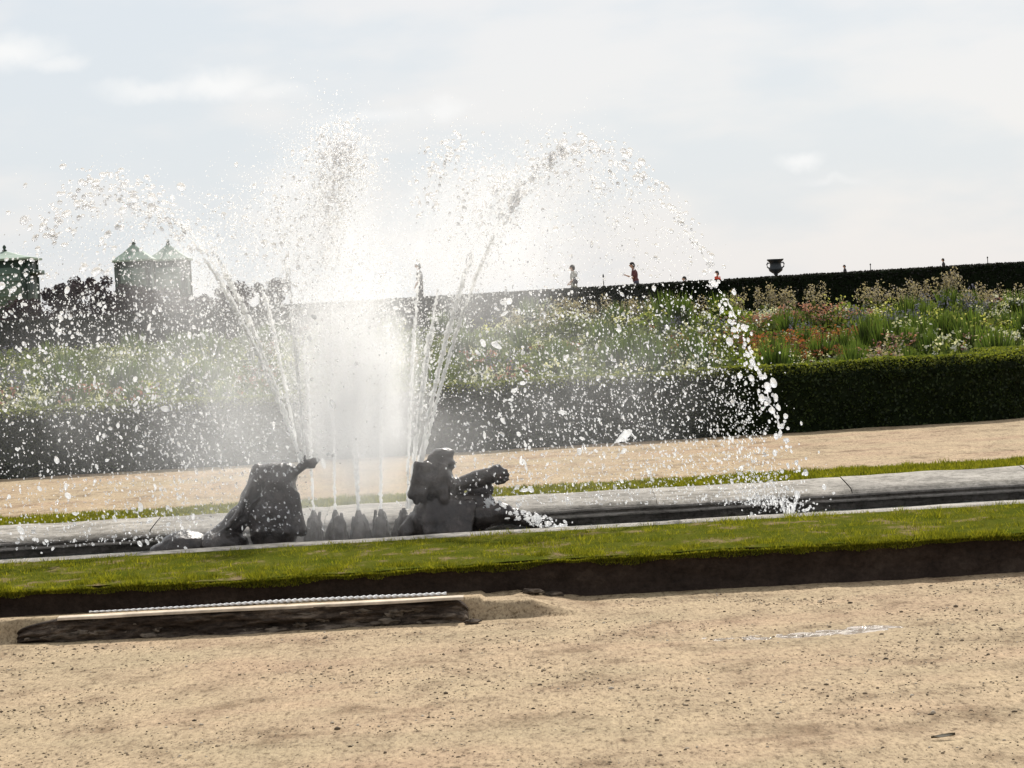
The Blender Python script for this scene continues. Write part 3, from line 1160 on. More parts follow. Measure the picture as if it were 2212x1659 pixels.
br = S(960, 1170)
br[2] = -0.03
parts = [
    slab(S(950, 1125), (60 * px2m, 0.22, 55 * px2m), 2.6),
    cap(S(962, 1100), S(945, 1050), 40 * px2m, 36 * px2m),               # torso
    slab(S(938, 1038, -.04), (42 * px2m, .15, 32 * px2m), 3.0),           # shoulders under matted hair
    ell(S(904, 1022, -.04), (11 * px2m, .07, 12 * px2m)),
    ell(S(900, 1044, -.05), (10 * px2m, .07, 13 * px2m)),
    ell(S(908, 1066, -.05), (12 * px2m, .07, 14 * px2m)),
    slab(S(955, 988), (24 * px2m, .10, 20 * px2m), 3.2),
    ell(S(974, 978, -.03), (9 * px2m, .05, 7 * px2m)),
    ell(S(966, 1000, -.07), (20 * px2m, .05, 9 * px2m)),
    ell(S(930, 992, -.04), (8 * px2m, .04, 12 * px2m)),                  # head thrown back, jaw to the jets
    ell(S(938, 1002, -.02), (28 * px2m, .09, 10 * px2m)),
    ell(S(938, 984, -.03), (10 * px2m, .05, 10 * px2m)),
    ell(S(972, 1003), (14 * px2m, .07, 13 * px2m)),
    cap(S(978, 1052), S(1030, 1034), 15 * px2m, 18 * px2m),               # arm stretched out
    cap(S(1030, 1034), S(1072, 1024, -.02), 20 * px2m, 17 * px2m),
    ell(S(1082, 1027, -.02), (16 * px2m, .07, 20 * px2m)),                # fist
    cap(S(1066, 1010, -.05), S(1078, 1006, -.05), 6 * px2m, 5 * px2m),
    cap(S(1080, 1012, -.06), S(1095, 1015, -.05), 6 * px2m, 4 * px2m),
    cap(S(1084, 1022, -.07), S(1099, 1025, -.05), 6 * px2m, 4 * px2m),
    cap(S(1082, 1034, -.07), S(1097, 1036, -.05), 6 * px2m, 4 * px2m),
    cap(S(1074, 1044, -.06), S(1088, 1043, -.05), 5 * px2m, 4 * px2m),
    cap(S(1015, 1082, .02), S(1055, 1058, .02), 20 * px2m, 13 * px2m),    # knee under the arm
    cap(S(985, 1100), S(1045, 1088), 32 * px2m, 26 * px2m),
    cap(S(1030, 1116), S(1085, 1110), 34 * px2m, 24 * px2m),              # thigh running into the tail
    cap(S(1085, 1110), S(1140, 1126), 22 * px2m, 16 * px2m),
    cap(S(1140, 1126), S(1215, 1152), 16 * px2m, 6 * px2m),
    cap(S(905, 1115), S(880, 1150), 18 * px2m, 22 * px2m),
    ell((br[0] + .1, DS, 0.02), (0.5, 0.34, 0.12)),
]
for q in range(14):                                                       # strands of hair and cloth
    a_ = rng.uniform(-1, 1)
    parts.append(cap(S(930 + a_ * 34, 1000 + rng.uniform(0, 12), -.15), S(925 + a_ * 40 + rng.uniform(-8, 8), 1060 + rng.uniform(0, 25), -.165), 6 * px2m, 8 * px2m))
for q in range(8):
    x0_ = 925 + q * 14
    parts.append(cap(S(x0_, 1085, -.14), S(x0_ + rng.uniform(-14, 20), 1150, -.22), 8 * px2m, 12 * px2m))
for q in range(9):                                                        # ridge of scales on the tail
    x0_ = 1040 + q * 19
    parts.append(ell(S(x0_, 1086 + max(0, x0_ - 1065) * .36, -.03), (7 * px2m, .04, 7 * px2m)))
statue('lizard_statue', 'dark bronze kneeling figure with arm stretched out and lizard tail', br, parts, .0125, .010)

# five reed-bundle nozzles
jn = [(677, 1104), (724, 1104), (774, 1103), (823, 1102), (872, 1100)]
NOZ = []
nl = ['second from the lizard tailed figure', 'third from the lizard tailed figure', 'middle', '', '']
order = ['farthest from the lizard tailed statue', 'fourth counted from the lizard tailed statue', 'third counted from the lizard tailed statue', 'second counted from the lizard tailed statue', 'standing right beside the lizard tailed statue']
for i, (px, py) in enumerate(jn):
    top = S(px, py, 0.25)
    t = thing('fountain_nozzle', 'small bronze reed bundle nozzle in the pool, ' + order[i], 'nozzle', (top[0], top[1], -0.03), i * 0.7, 'row of reed nozzles in the pool')
    hgt = top[2] + 0.03
    big = 1.25 if i == 4 else 1.0
    pr = [capsule((0, 0, 0), (0, 0, hgt * .72), .105 * big, .06 * big)]
    for j in range(11):
        a = rng.uniform(0, 6.28)
        hh = hgt * rng.uniform(0.55, 1.0)
        ra = rng.uniform(.07, .12) * big
        pr.append(capsule((ra * math.cos(a), ra * math.sin(a), 0), (ra * .55 * math.cos(a + .3), ra * .55 * math.sin(a + .3), hh), .035, .016, 8))
    sculpt('reeds', [(V_, triq(F_)) for V_, F_ in pr], .011, BRONZE, t, 2, .014, 14)
    obj('spout', mesh('spout', *tube([(0, 0, 0), (0, 0, hgt * 0.9), (0, 0, hgt * 1.03)], [0.05, 0.035, 0.015], 10), BRONZE, True), t)
    NOZ.append(top)

# ------------------------------------------------------------------ urn
du = 97.2
pt, pb = at(1677, 559, du), at(1677, 604, du)
ub = (pb[0], du, pb[2] - 0.02)
URN = mat('urn_bronze', m_plain((0.03, 0.034, 0.036), 0.5, 0.3, 0.3, 6))
t = thing('garden_urn', 'dark bronze handled urn on a pedestal behind the yew hedge', 'urn', (ub[0], ub[1], 2.05))
zb = ub[2] - 2.05
s = (pt[2] - ub[2]) / 0.83
prof_ = [(0.0, 0), (0.16, 0), (0.16, 0.04), (0.10, 0.07), (0.06, 0.13), (0.055, 0.19), (0.09, 0.22), (0.07, 0.24), (0.16, 0.29), (0.25, 0.36), (0.275, 0.43), (0.262, 0.48), (0.225, 0.53), (0.215, 0.64),
         (0.235, 0.70), (0.31, 0.765), (0.325, 0.79), (0.325, 0.82), (0.30, 0.83), (0.26, 0.78), (0.0, 0.74)]
V, Fc = lathe([(r_ * s, z * s) for r_, z in prof_], 28)
obj('bowl', mesh('bowl', V + [0, 0, zb], Fc, URN, True), t)
for sg in (-1, 1):
    hp = [(sg * 0.235 * s, 0, 0.66 * s), (sg * 0.30 * s, 0, 0.69 * s), (sg * 0.335 * s, 0, 0.62 * s), (sg * 0.32 * s, 0, 0.53 * s), (sg * 0.255 * s, 0, 0.47 * s)]
    obj('handle', mesh('handle', *tube(np.array(hp) + [0, 0, zb], 0.028 * s, 8), URN, True), t)
pv = [box_vf(-.28, .28, -.28, .28, 0, zb - 0.16), box_vf(-.34, .34, -.34, .34, zb - 0.158, zb - 0.06), box_vf(-.22, .22, -.22, .22, zb - 0.058, zb)]
obj('pedestal', mesh('pedestal', *merge(pv), KERB), t)

# ------------------------------------------------------------------ kiosks
GRN = mat('green_paint', m_plain((0.030, 0.052, 0.038), 0.6, 0, 0.25, 3))
GRNL = mat('green_shutter', m_plain((0.10, 0.15, 0.115), 0.6, 0, 0.2, 3))
ROOF = mat('pale_green_roof', m_plain((0.20, 0.27, 0.21), 0.55, 0, 0.15, 2))


def kiosk(label, px0, px1, pye, pya, d, rz=0.0, flap=False):
    a, b, ap = at(px0, pye, d), at(px1, pye, d), at((px0 + px1) / 2 + 1, pya, d)
    w = b[0] - a[0]
    zb_ = 2.2
    he = (a[2] + b[2]) / 2 - zb_
    ha = ap[2] - zb_
    t = thing('garden_kiosk', label, 'kiosk', ((a[0] + b[0]) / 2, d, zb_), rz, 'green kiosks on the terrace')
    hw = w * 0.42
    obj('wall', mesh('wall', *merge([box_vf(-hw, hw, -hw, hw, 0, he)]), GRN), t)
    for sx_ in (-1, 1):
        for sy in (-1, 1):
            obj('corner_post', mesh('post', *box_vf(sx_ * hw - .07, sx_ * hw + .07, sy * hw - .07, sy * hw + .07, 0, he - .02), GRN), t)
    sh = obj('shutter', mesh('shutter', *box_vf(-hw * .72, hw * .72, -hw - .05, -hw - .01, he * 0.45, he * 0.9), GRNL), t)
    for q in range(5):
        z = he * (0.48 + 0.085 * q)
        obj('slat', mesh('slat', *box_vf(-hw * .68, hw * .68, -hw - .08, -hw - .052, z, z + 0.05), GRNL), sh)
    e = w * 0.5
    V = [(-e, -e, he - .06), (e, -e, he - .06), (e, e, he - .06), (-e, e, he - .06), (-e, -e, he + .03), (e, -e, he + .03), (e, e, he + .03), (-e, e, he + .03),
         (-e * .5, -e * .5, he + (ha - he) * .42), (e * .5, -e * .5, he + (ha - he) * .42), (e * .5, e * .5, he + (ha - he) * .42), (-e * .5, e * .5, he + (ha - he) * .42), (0, 0, he + (ha - he) * 0.92)]
    Fq = [(0, 3, 2, 1)] + [(i, (i + 1) % 4, 4 + (i + 1) % 4, 4 + i) for i in range(4)] + [(4 + i, 4 + (i + 1) % 4, 8 + (i + 1) % 4, 8 + i) for i in range(4)] + [(8 + i, 8 + (i + 1) % 4, 12) for i in range(4)]
    rf = obj('roof', mesh('roof', np.array(V), Fq, ROOF), t)
    V, Fc = lathe([(0.0, 0), (0.10, 0.0), (0.12, 0.05), (0.05, 0.10), (0.09, 0.18), (0.07, 0.25), (0.0, 0.32)], 10)
    obj('finial', mesh('finial', V + [0, 0, he + (ha - he) * 0.86], Fc, GRN, True), rf)
    if flap:
        obj('raised_flap', mesh('flap', *box_vf(hw, hw + 0.35, -hw, hw, he - .75, he - .55), GRN), t)
    return t


kiosk('dark green kiosk with pale pyramid roof and finial beside the purple shrubs', 247, 334, 563, 522, 140)
kiosk('green kiosk with pyramid roof half lost in the spray, rear of a pair', 318, 412, 562, 523, 146)
kiosk('dark green kiosk with raised side flap standing alone beside low purple shrub', -58, 80, 562, 540, 130, 0.0, True)

# ------------------------------------------------------------------ purple shrubs


def shrub(label, px, py_top, py_base, wpx, d, n=5200, seed=0):
    top, bs = at(px, py_top, d), at(px, py_base, d)
    wv = wpx * d / F
    gz = 2.1
    hgt = top[2] - gz
    t = thing('dark_shrub', label, 'shrub', (top[0], d, gz), 0, 'purple leaved shrubs on the terrace')
    lobes = []
    for i in range(26):
        a = rng.uniform(0, 6.28)
        q = rng.random()
        lobes.append((math.cos(a) * wv * 0.36 * rng.random() ** .5, math.sin(a) * wv * 0.36 * rng.random() ** .5, hgt * rng.uniform(0.25, 0.93), rng.uniform(0.10, 0.2) * wv))
    lobes.append((0, 0, hgt * 0.93, 0.1 * wv))
    C = []
    for x_, y_, z_, r_ in lobes:
        k_ = int(n / len(lobes))
        d_ = rand_dirs(k_) * (rng.random((k_, 1)) ** 0.4) * r_
        C.append(d_ + [x_, y_, min(z_, hgt - r_ * .6)])
    C = np.concatenate(C)
    V, Fc = leaves(C, 0.055 * rng.uniform(0.6, 1.4, len(C)))
    obj('crown', mesh('crown', V, Fc, PURPLE), t)
    br_ = [tube([(0, 0, 0), (x_ * .4, y_ * .4, z_ * .5), (x_, y_, z_)], [0.05, 0.03, 0.012], 5) for x_, y_, z_, r_ in lobes[:9]]
    obj('trunk', mesh('trunk', *merge(br_), BARK, True), t)


shl = ['low dark purple shrub beside the open fronted kiosk', 'bushy dark purple shrub with ragged knobbly top', 'tallest pointed purple leaved shrub with one upright shoot', 'rounded purple shrub at foot of the kiosk',
       'dull purple shrub fading into the spray before the kiosks', 'greyish shrub behind the spray right of the kiosk pair',
       'narrow upright shrub veiled by the left fan of jets', 'narrow tall shrub veiled by the tall central plume']
for i, (px, pt_, w) in enumerate(((55, 652, 130), (135, 614, 110), (195, 600, 120), (270, 616, 130), (350, 628, 140), (440, 640, 120), (505, 612, 90), (588, 604, 90))):
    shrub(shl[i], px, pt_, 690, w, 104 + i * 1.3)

# ------------------------------------------------------------------ flower bed plants


def plant_mesh(kind, seed):
    """returns list of (part name, mesh)"""
    n = 150
    out = []
    h = {'plume': 1.25, 'white': .75, 'red': .6, 'pink': .8, 'grassy': .95, 'blue': .85, 'silver': .45, 'lime': .7}[kind]
    w = {'plume': .34, 'white': .45, 'red': .45, 'pink': .42, 'grassy': .35, 'blue': .35, 'silver': .4, 'lime': .4}[kind]
    nst = 14
    ends, prs = [], []
    for i in range(nst):
        a = rng.uniform(0, 6.28)
        r_ = w * rng.random() ** .6
        hh = h * rng.uniform(.7, 1.05)
        e_ = np.array([math.cos(a) * r_, math.sin(a) * r_, hh])
        ends.append(e_)
        prs.append(tube([(e_[0] * .25, e_[1] * .25, 0), (e_[0] * .6, e_[1] * .6, hh * .55), tuple(e_)], [0.008, 0.006, 0.004], 3))
    ends = np.array(ends)
    out.append(('stems', merge(prs), 'stem'))
    if kind == 'grassy':
        nb = 240
        a = rng.uniform(0, 6.28, nb)
        r0, r1 = 0.1 * rng.random(nb), w * rng.random(nb)
        hh = h * rng.uniform(.5, 1.05, nb)
        B = np.stack([np.cos(a) * r0, np.sin(a) * r0, np.zeros(nb)], 1)
        M = np.stack([np.cos(a) * (r0 + r1) * .5, np.sin(a) * (r0 + r1) * .5, hh * .65], 1)
        E = np.stack([np.cos(a) * r1, np.sin(a) * r1, hh], 1)
        sd_ = np.stack([np.sin(a + 1), np.cos(a + 1), 0 * a], 1) * 0.014
        V = np.stack([B, M - sd_, E, M + sd_], 1).reshape(-1, 3)
        out.append(('foliage', (V, np.arange(nb * 4).reshape(-1, 4)), 'grassy'))
    else:
        nb = 380
        a = rng.uniform(0, 6.28, nb)
        r_ = w * rng.random(nb) ** .5
        top_ = h * (0.75 if kind == 'plume' else .9)
        C = np.stack([np.cos(a) * r_, np.sin(a) * r_, top_ * rng.random(nb) ** .8 * (1 - 0.35 * (r_ / w) ** 2)], 1)
        out.append(('foliage', leaves(C, 0.055 * rng.uniform(.5, 1.3, nb)), kind if kind in ('silver', 'lime', 'red') else 'green'))
    fl = []
    if kind == 'plume':
        for e_ in ends:
            k_ = 26
            C = e_ + np.stack([rng.normal(0, .05, k_), rng.normal(0, .05, k_), rng.uniform(-.22, .14, k_)], 1)
            fl.append(leaves(C, 0.026 * rng.uniform(.6, 1.5, k_)))
    elif kind == 'blue':
        for e_ in ends:
            k_ = 22
            C = e_ + np.stack([rng.normal(0, .02, k_), rng.normal(0, .02, k_), rng.uniform(-.25, .05, k_)], 1)
            fl.append(leaves(C, 0.02 * rng.uniform(.6, 1.3, k_)))
    elif kind in ('white', 'red', 'pink', 'lime'):
        for e_ in ends:
            k_ = 7 if kind != 'lime' else 4
            C = e_ + rng.normal(0, 0.035, (k_, 3)) + [0, 0, .02]
            fl.append(leaves(C, 0.028 * rng.uniform(.6, 1.3, k_), np.tile([[0, -.3, 1.0]], (k_, 1)), .5))
    if fl:
        out.append(('flowers', merge(fl), 'fl_' + kind))
    return out


FM = {
    'stem': ((0.05, 0.06, 0.02), (0.08, 0.09, 0.03), .2), 'green': ((0.055, 0.085, 0.020), (0.15, 0.18, 0.05), .42), 'grassy': ((0.05, 0.09, 0.018), (0.13, 0.185, 0.04), .42),
    'silver': ((0.16, 0.19, 0.16), (0.27, 0.30, 0.26), .3), 'lime': ((0.10, 0.15, 0.02), (0.20, 0.25, 0.04), .45), 'red': ((0.075, 0.06, 0.02), (0.15, 0.085, 0.04), .35),
    'fl_plume': ((0.24, 0.21, 0.17), (0.46, 0.40, 0.34), .35), 'fl_blue': ((0.10, 0.10, 0.18), (0.2, 0.2, 0.32), .3), 'fl_white': ((0.42, 0.42, 0.36), (0.75, 0.75, 0.7), .35),
    'fl_red': ((0.22, 0.06, 0.035), (0.34, 0.14, 0.07), .4), 'fl_pink': ((0.25, 0.11, 0.11), (0.38, 0.21, 0.21), .4), 'fl_lime': ((0.3, 0.32, 0.1), (0.5, 0.5, 0.22), .4),
}
PT = {}
for kind in ('plume', 'white', 'red', 'pink', 'grassy', 'blue', 'silver', 'lime'):
    PT[kind] = []
    for v in range(3):
        PT[kind].append([(pn, mesh(kind + '_' + pn, vf[0], vf[1] if vf[1].shape[1] == 4 else vf[1], mat('plant_' + mk, m_leaf(*FM[mk])))) for pn, vf, mk in plant_mesh(kind, v)])
NAMES = {'plume': ('plume_plant', 'tall plant with loose beige feathery plumes in the flower bed'), 'white': ('white_flower_plant', 'leafy plant dotted with white flowers in the flower bed'),
         'red': ('red_flower_plant', 'plant with rusty red orange flowers in the flower bed'), 'pink': ('pink_flower_plant', 'leafy plant with dusty pink flower heads in the flower bed'),
         'grassy': ('grassy_plant', 'tuft of upright narrow green blades in the flower bed'), 'blue': ('blue_flower_plant', 'plant with slim violet blue flower spikes in the flower bed'),
         'silver': ('silver_plant', 'low silvery grey leaved plant just behind the box hedge'), 'lime': ('lime_green_plant', 'lime green plant with pale yellow flowers in the bed')}


def put(kind, x, y, sc=1.0):
    nm, lab = NAMES[kind]
    lab = ('short ' if sc < .8 else 'full grown ' if sc < .95 else 'large ') + lab.replace('in the flower bed', '').replace('in the bed', '').replace('just behind the box hedge', '').replace('tall ', '').strip()
    lab += ' right behind the box hedge' if y < 45 else ' in the middle of the flower bed' if y < 55 else ' towards the yew hedge'
    t = thing(nm, lab, 'plant', (x, y, bed_z(y) - 0.02), rng.uniform(0, 6.28), lab[:44])
    t.scale = (sc, sc, sc * rng.uniform(.9, 1.12))
    for pn, me in PT[kind][rng.integers(0, 3)]:
        stuff(obj(pn, me, t))
    return t


def bedpos(px, d):
    return (px - W0 / 2) * d / F


# features that the photograph lets one pick out: (kind, pixel x, distance, scale)
feat = []
for px in (1888, 1912, 1968, 1992, 2046, 2062): feat.append(('plume', px, 60, .86))
for px in (1600, 1665, 1690, 1712, 1768): feat.append(('plume', px, 60, .80))
for px in (1225, 1255, 1300, 1345, 1375, 1400, 1445, 1480, 1510): feat.append(('plume', px, 61, .80))
for px in (1110, 1190, 2110, 2150, 2195): feat.append(('plume', px, 58, .76))
for px in (1700, 1735, 1760, 1790, 1815): feat.append(('pink', px, 55, 1.05))
for px in range(1640, 1850, 22): feat.append(('red', px + rng.uniform(-8, 8), 49 + 2 * rng.random(), 1.05))
for px in range(1620, 1900, 26): feat.append(('pink', px + rng.uniform(-8, 8), 55 + 2 * rng.random(), .9))
for px in (1660, 1700, 1740, 1775, 1800, 1690, 1720, 1830): feat.append(('red', px, 46.5 + rng.random(), 1.0))
for px in (1760, 1790, 1820, 1850): feat.append(('red', px, 52, 1.0))
for px in (1650, 1675, 1700, 1640, 1660, 1690): feat.append(('white', px + rng.uniform(-5, 5), 58 + rng.random(), .95))
for px in (1880, 1910, 1940, 1970, 2000, 2040, 2080): feat.append(('grassy', px, 48 + 2 * rng.random(), 1.05))
for px in (1900, 1935, 1990, 2030, 2060): feat.append(('lime', px, 53 + rng.random(), 1.15))
for px in (1940, 1955, 1975): feat.append(('blue', px, 51, 1.1))
for px in (1800, 1830, 1850): feat.append(('silver', px, 41 + .5 * rng.random(), 1.0))
for px in (2160, 2190, 2215): feat.append(('white', px, 46, 1.0))
for px in (1590, 1600): feat.append(('lime', px, 51, 1.1))
for px in (1330, 1360, 1400, 1430): feat.append(('grassy', px, 47, 1.1))
for px in (1380, 1300): feat.append(('grassy', px, 42, .8))
for px in (1180, 1240, 1480, 1510): feat.append(('red', px, 53, 1.0))
for px in (1100, 1060, 1010, 1040): feat.append(('white', px, 44, 1.0))
for px in (20, 50, 90, 130, 170, 200): feat.append(('white', px, 44 + 3 * rng.random(), 1.0))
for px in range(1060, 1600, 24):
    feat.append((('white', 'lime', 'grassy', 'white')[rng.integers(0, 4)], px + rng.uniform(-10, 10), 57 + 4 * rng.random(), rng.uniform(1.05, 1.3)))
for px in range(1840, 2230, 30):
    feat.append((('white', 'lime', 'grassy', 'blue')[rng.integers(0, 4)], px + rng.uniform(-10, 10), 55 + 4 * rng.random(), rng.uniform(1.0, 1.2)))
for kind, px, d, sc in feat:
    put(kind, bedpos(px, d), d, sc)
kinds = ['white', 'pink', 'grassy', 'blue', 'lime', 'red', 'plume', 'silver']
wt = np.array([.22, .08, .32, .10, .15, .07, .06, .0])
for y in np.arange(40.3, 63, 1.0):
    half = y * 0.19 + 1.0
    for x in np.arange(-half, half, 1.08 + (y - 40) * 0.016):
        xx, yy = x + rng.uniform(-.35, .35), y + rng.uniform(-.35, .35)
        kd = 'silver' if (yy < 41.2 and rng.random() < .25) else kinds[rng.choice(8, p=wt / wt.sum())]
        sc = rng.uniform(.7, 1.0) * (0.85 if yy < 43 else 1.12 if yy < 53 else 1.05)
        if kd == 'plume' and yy > 47:
            kd = 'grassy'
        if yy > 56 and xx > -1.5:
            sc *= .88
        if yy > 60 and xx > -1.0:
            continue
        put(kd, xx, yy, sc)
# ground cover between them
n = 130000
x, y = rng.uniform(-16, 16, n), rng.uniform(39.6, 66, n)
C = np.stack([x, y, bed_z(y) + (0.40 + 0.35 * fbm(x * .8, y * .8)) * rng.random(n) * np.where((y > 58) & (x > -1), .7, 1)], 1)
sel = np.abs(C[:, 0]) < C[:, 1] * .19 + 1.2
C = C[sel]
V, Fc = leaves(C, 0.05 * rng.uniform(.5, 1.4, len(C)))
stuff(obj('ground_cover', mesh('ground_cover', V, Fc, mat('plant_green', m_leaf(*FM['green'])))), 'low mixed green foliage filling the flower bed', 'foliage')

# ------------------------------------------------------------------ people on the terrace
SKIN = mat('skin', m_plain((0.42, 0.27, 0.2), 0.6, 0, 0.08))


def cloth(n_, c):
    return mat('cloth_' + n_, m_plain(c, 0.85, 0, 0.12, 12))


def person(label, px, py_head, d, hgt=1.72, face=-90, shirt=(.6, .6, .6), trousers=(.05, .05, .07), hair=(.03, .025, .02), arms='phone', lean=0.05):
    hd = at(px, py_head, d)
    gz = hd[2] - hgt
    t = thing('person', label, 'person', (hd[0], d, gz), R(face), 'people walking on the terrace')
    s_ = hgt / 1.72

    def P(x, y, z):                           # local frame: +x is where the person faces
        return np.array([x + lean * max(0, z - .9), y, z]) * s_
    sh, el_, wr = [], [], []
    for sg in (-1, 1):
        sh.append(P(0, sg * .19, 1.40))
        if arms == 'phone':
            el_.append(P(.10, sg * .23, 1.12))
            wr.append(P(.33, sg * .06, 1.22))
        elif arms == 'hip':
            el_.append(P(-.05, sg * .27, 1.12))
            wr.append(P(.16, sg * .16, .98))
        else:
            el_.append(P(-.02 + sg * .05, sg * .25, 1.12))
            wr.append(P(.05 + sg * .12, sg * .25, .86))
    body = [capsule(P(0, 0, 1.36), P(.01, 0, 1.52), .06 * s_, .055 * s_), ell(P(.03, 0, 1.61), (.092 * s_, .075 * s_, .115 * s_)), ell(P(.125, 0, 1.60), (.02 * s_, .016 * s_, .025 * s_)),
            ell(P(.02, .078, 1.60), (.02 * s_, .012 * s_, .03 * s_)), ell(P(.02, -.078, 1.60), (.02 * s_, .012 * s_, .03 * s_)),
            ell(P(0, 0, 1.22), (.11 * s_, .17 * s_, .24 * s_)), ell(P(0, 0, .95), (.11 * s_, .16 * s_, .14 * s_))]
    for i, sg in enumerate((-1, 1)):
        body += [capsule(sh[i], el_[i], .05 * s_, .04 * s_), capsule(el_[i], wr[i], .04 * s_, .028 * s_), ell(wr[i] + (wr[i] - el_[i]) * .2, (.05 * s_, .03 * s_, .03 * s_))]
        dv = (wr[i] - el_[i]) / np.linalg.norm(wr[i] - el_[i])
        for q in range(4):
            o_ = np.array([0, (q - 1.5) * .017, 0]) * s_
            b0 = wr[i] + dv * .07 * s_ + o_
            body.append(capsule(b0, b0 + dv * (.075 - .008 * abs(q - 1)) * s_ + np.array([0, 0, -.015 * s_]), .0085 * s_, .007 * s_, 6))
        body.append(capsule(wr[i] + dv * .03 * s_, wr[i] + dv * .07 * s_ + np.array([0, -sg * .035 * s_, .02 * s_]), .011 * s_, .008 * s_, 6))
        stp = .12 * sg
        body += [capsule(P(0, sg * .09, .92), P(.03 + stp * .5, sg * .1, .50), .085 * s_, .058 * s_), capsule(P(.03 + stp * .5, sg * .1, .50), P(stp - .02, sg * .1, .09), .055 * s_, .036 * s_),
                 capsule(P(stp - .04, sg * .1, .045), P(stp + .15, sg * .1, .035), .042 * s_, .032 * s_)]
    sculpt('body', [(V_, triq(F_)) for V_, F_ in body], .013, SKIN, t, 3)
    sm_, tm_, hm_ = cloth('shirt_%d' % px, shirt), cloth('trousers_%d' % px, trousers), mat('hair_%d' % px, m_plain(hair, .8, 0, .2, 20))
    top = [ell(P(0, 0, 1.22), (.135 * s_, .195 * s_, .25 * s_)), ell(P(0, 0, 1.0), (.13 * s_, .175 * s_, .12 * s_)), capsule(P(0, -.15, 1.39), P(0, .15, 1.39), .075 * s_, .075 * s_)]
    for i in range(2):
        top.append(capsule(sh[i], sh[i] + (el_[i] - sh[i]) * .8, .07 * s_, .062 * s_))
    sculpt('shirt', [(V_, triq(F_)) for V_, F_ in top], .02, sm_, t, 3, .006)
    leg = [ell(P(0, 0, .93), (.125 * s_, .172 * s_, .13 * s_))]
    for sg in (-1, 1):
        stp = .12 * sg
        leg += [capsule(P(0, sg * .09, .92), P(.03 + stp * .5, sg * .1, .50), .10 * s_, .075 * s_), capsule(P(.03 + stp * .5, sg * .1, .50), P(stp - .02, sg * .1, .14), .072 * s_, .058 * s_)]
    sculpt('trousers', [(V_, triq(F_)) for V_, F_ in leg], .02, tm_, t, 3, .006)
    hr = [ell(P(.005, 0, 1.645), (.105 * s_, .09 * s_, .092 * s_)), ell(P(-.045, 0, 1.58), (.06 * s_, .08 * s_, .09 * s_))]
    sculpt('hair', [(V_, triq(F_)) for V_, F_ in hr], .014, hm_, t, 3, .006, 20)
    # (shoes)
    for sg in (-1, 1):
        stp = .12 * sg
        sculpt('shoe', [(V_, triq(F_)) for V_, F_ in [capsule(P(stp - .05, sg * .1, .05), P(stp + .17, sg * .1, .042), .052 * s_, .04 * s_)]], .014, tm_, t, 2)
    return t, P, wr


DARK = (0.03, 0.03, 0.035)
t1, P1, _ = person('person in pale patterned top with dark shoulder bag walking on terrace', 1238, 572, 109, 1.68, 160, (.42, .42, .38), (.20, .21, .17), (.05, .045, .04), 'hip')
t2, P2, wr2 = person('person in dark red top looking down at a phone held in front', 1372, 566, 110, 1.74, 180, (.10, .035, .04), (.06, .06, .09), (.035, .03, .028), 'phone', .16)
person('person in bright orange red top seen from the chest up behind hedge', 1550, 585, 128, 1.66, 200, (.50, .06, .03), DARK, (.03, .028, .025), 'down')
person('person with only a dark haired head showing over the yew hedge', 1480, 597, 118, 1.52, 180, (.35, .35, .33), DARK, (.03, .03, .028), 'down')
person('grey blurred person standing behind the veil of spray', 905, 568, 108, 1.78, 180, (.07, .07, .075), DARK, (.03, .03, .03), 'down')
person('tiny distant person in black behind hedge, between urn and tall plumes', 1825, 572, 210, 1.72, 180, (.03, .03, .035), DARK, (.02, .02, .02), 'down')
person('tiny distant person in black behind hedge above the tallest plumes', 2038, 558, 210, 1.75, 170, (.03, .03, .035), DARK, (.02, .02, .02), 'down')
M1 = Matrix.Translation(t1.location) @ Matrix.Rotation(R(160), 4, 'Z')
pb_ = M1 @ Vector(P1(-.12, .2, 1.08))
tb = thing('shoulder_bag', 'dark grey shoulder bag on the walker in pale top', 'bag', pb_, R(160))
BAG = cloth('bag', (.03, .03, .035))
sculpt('pouch', [(V_, triq(F_)) for V_, F_ in [ell((0, 0, 0), (.10, .09, .15)), ell((0, 0, -.05), (.12, .09, .12))]], .02, BAG, tb, 3)
obj('strap', mesh('strap', *tube([(.06, 0, .1), (.1, -.1, .33), (.02, -.2, .38), (-.08, -.1, .3), (-.06, 0, .1)], .012, 6), BAG, True), tb)
M2 = Matrix.Translation(t2.location) @ Matrix.Rotation(R(180), 4, 'Z')
w_ = M2 @ Vector((wr2[0] + wr2[1]) / 2 + np.array([.11, 0, .05]))
tph = tag(obj('phone', mesh('phone', *box_vf(-.006, .006, -.04, .04, -.075, .075), mat('phone', m_plain((.5, .5, .5), .3))), None, w_), 'small pale phone held by the person in dark red', 'phone')
tph.rotation_euler = (0, R(-30), R(180))
# thin posts far behind the hedge
for px, py, nm in ((1880, 570, 'thin dark post far behind the hedge, by the distant person nearer the urn'), (2133, 555, 'thin dark post far behind the hedge, beyond the tallest plumes'), (1303, 596, 'thin dark stake above the hedge between two walkers on the terrace')):
    d = 200 if px > 1400 else 105
    p = at(px, py, d)
    tp = thing('post', nm, 'post', (p[0], d, 2.2))
    obj('shaft', mesh('shaft', *tube([(0, 0, 0), (0, 0, (p[2] - 2.2) * .97)], [.035 * d / 200, .028 * d / 200], 8), URN, True), tp)
    V, Fc = lathe([(0, 0), (.05 * d / 200, 0), (.06 * d / 200, .05), (0.02 * d / 200, .12), (0, .13)], 8)
    obj('cap', mesh('cap', V + [0, 0, (p[2] - 2.2) * .96], Fc, URN, True), tp)

# ------------------------------------------------------------------ fountain water
G_ = 9.81


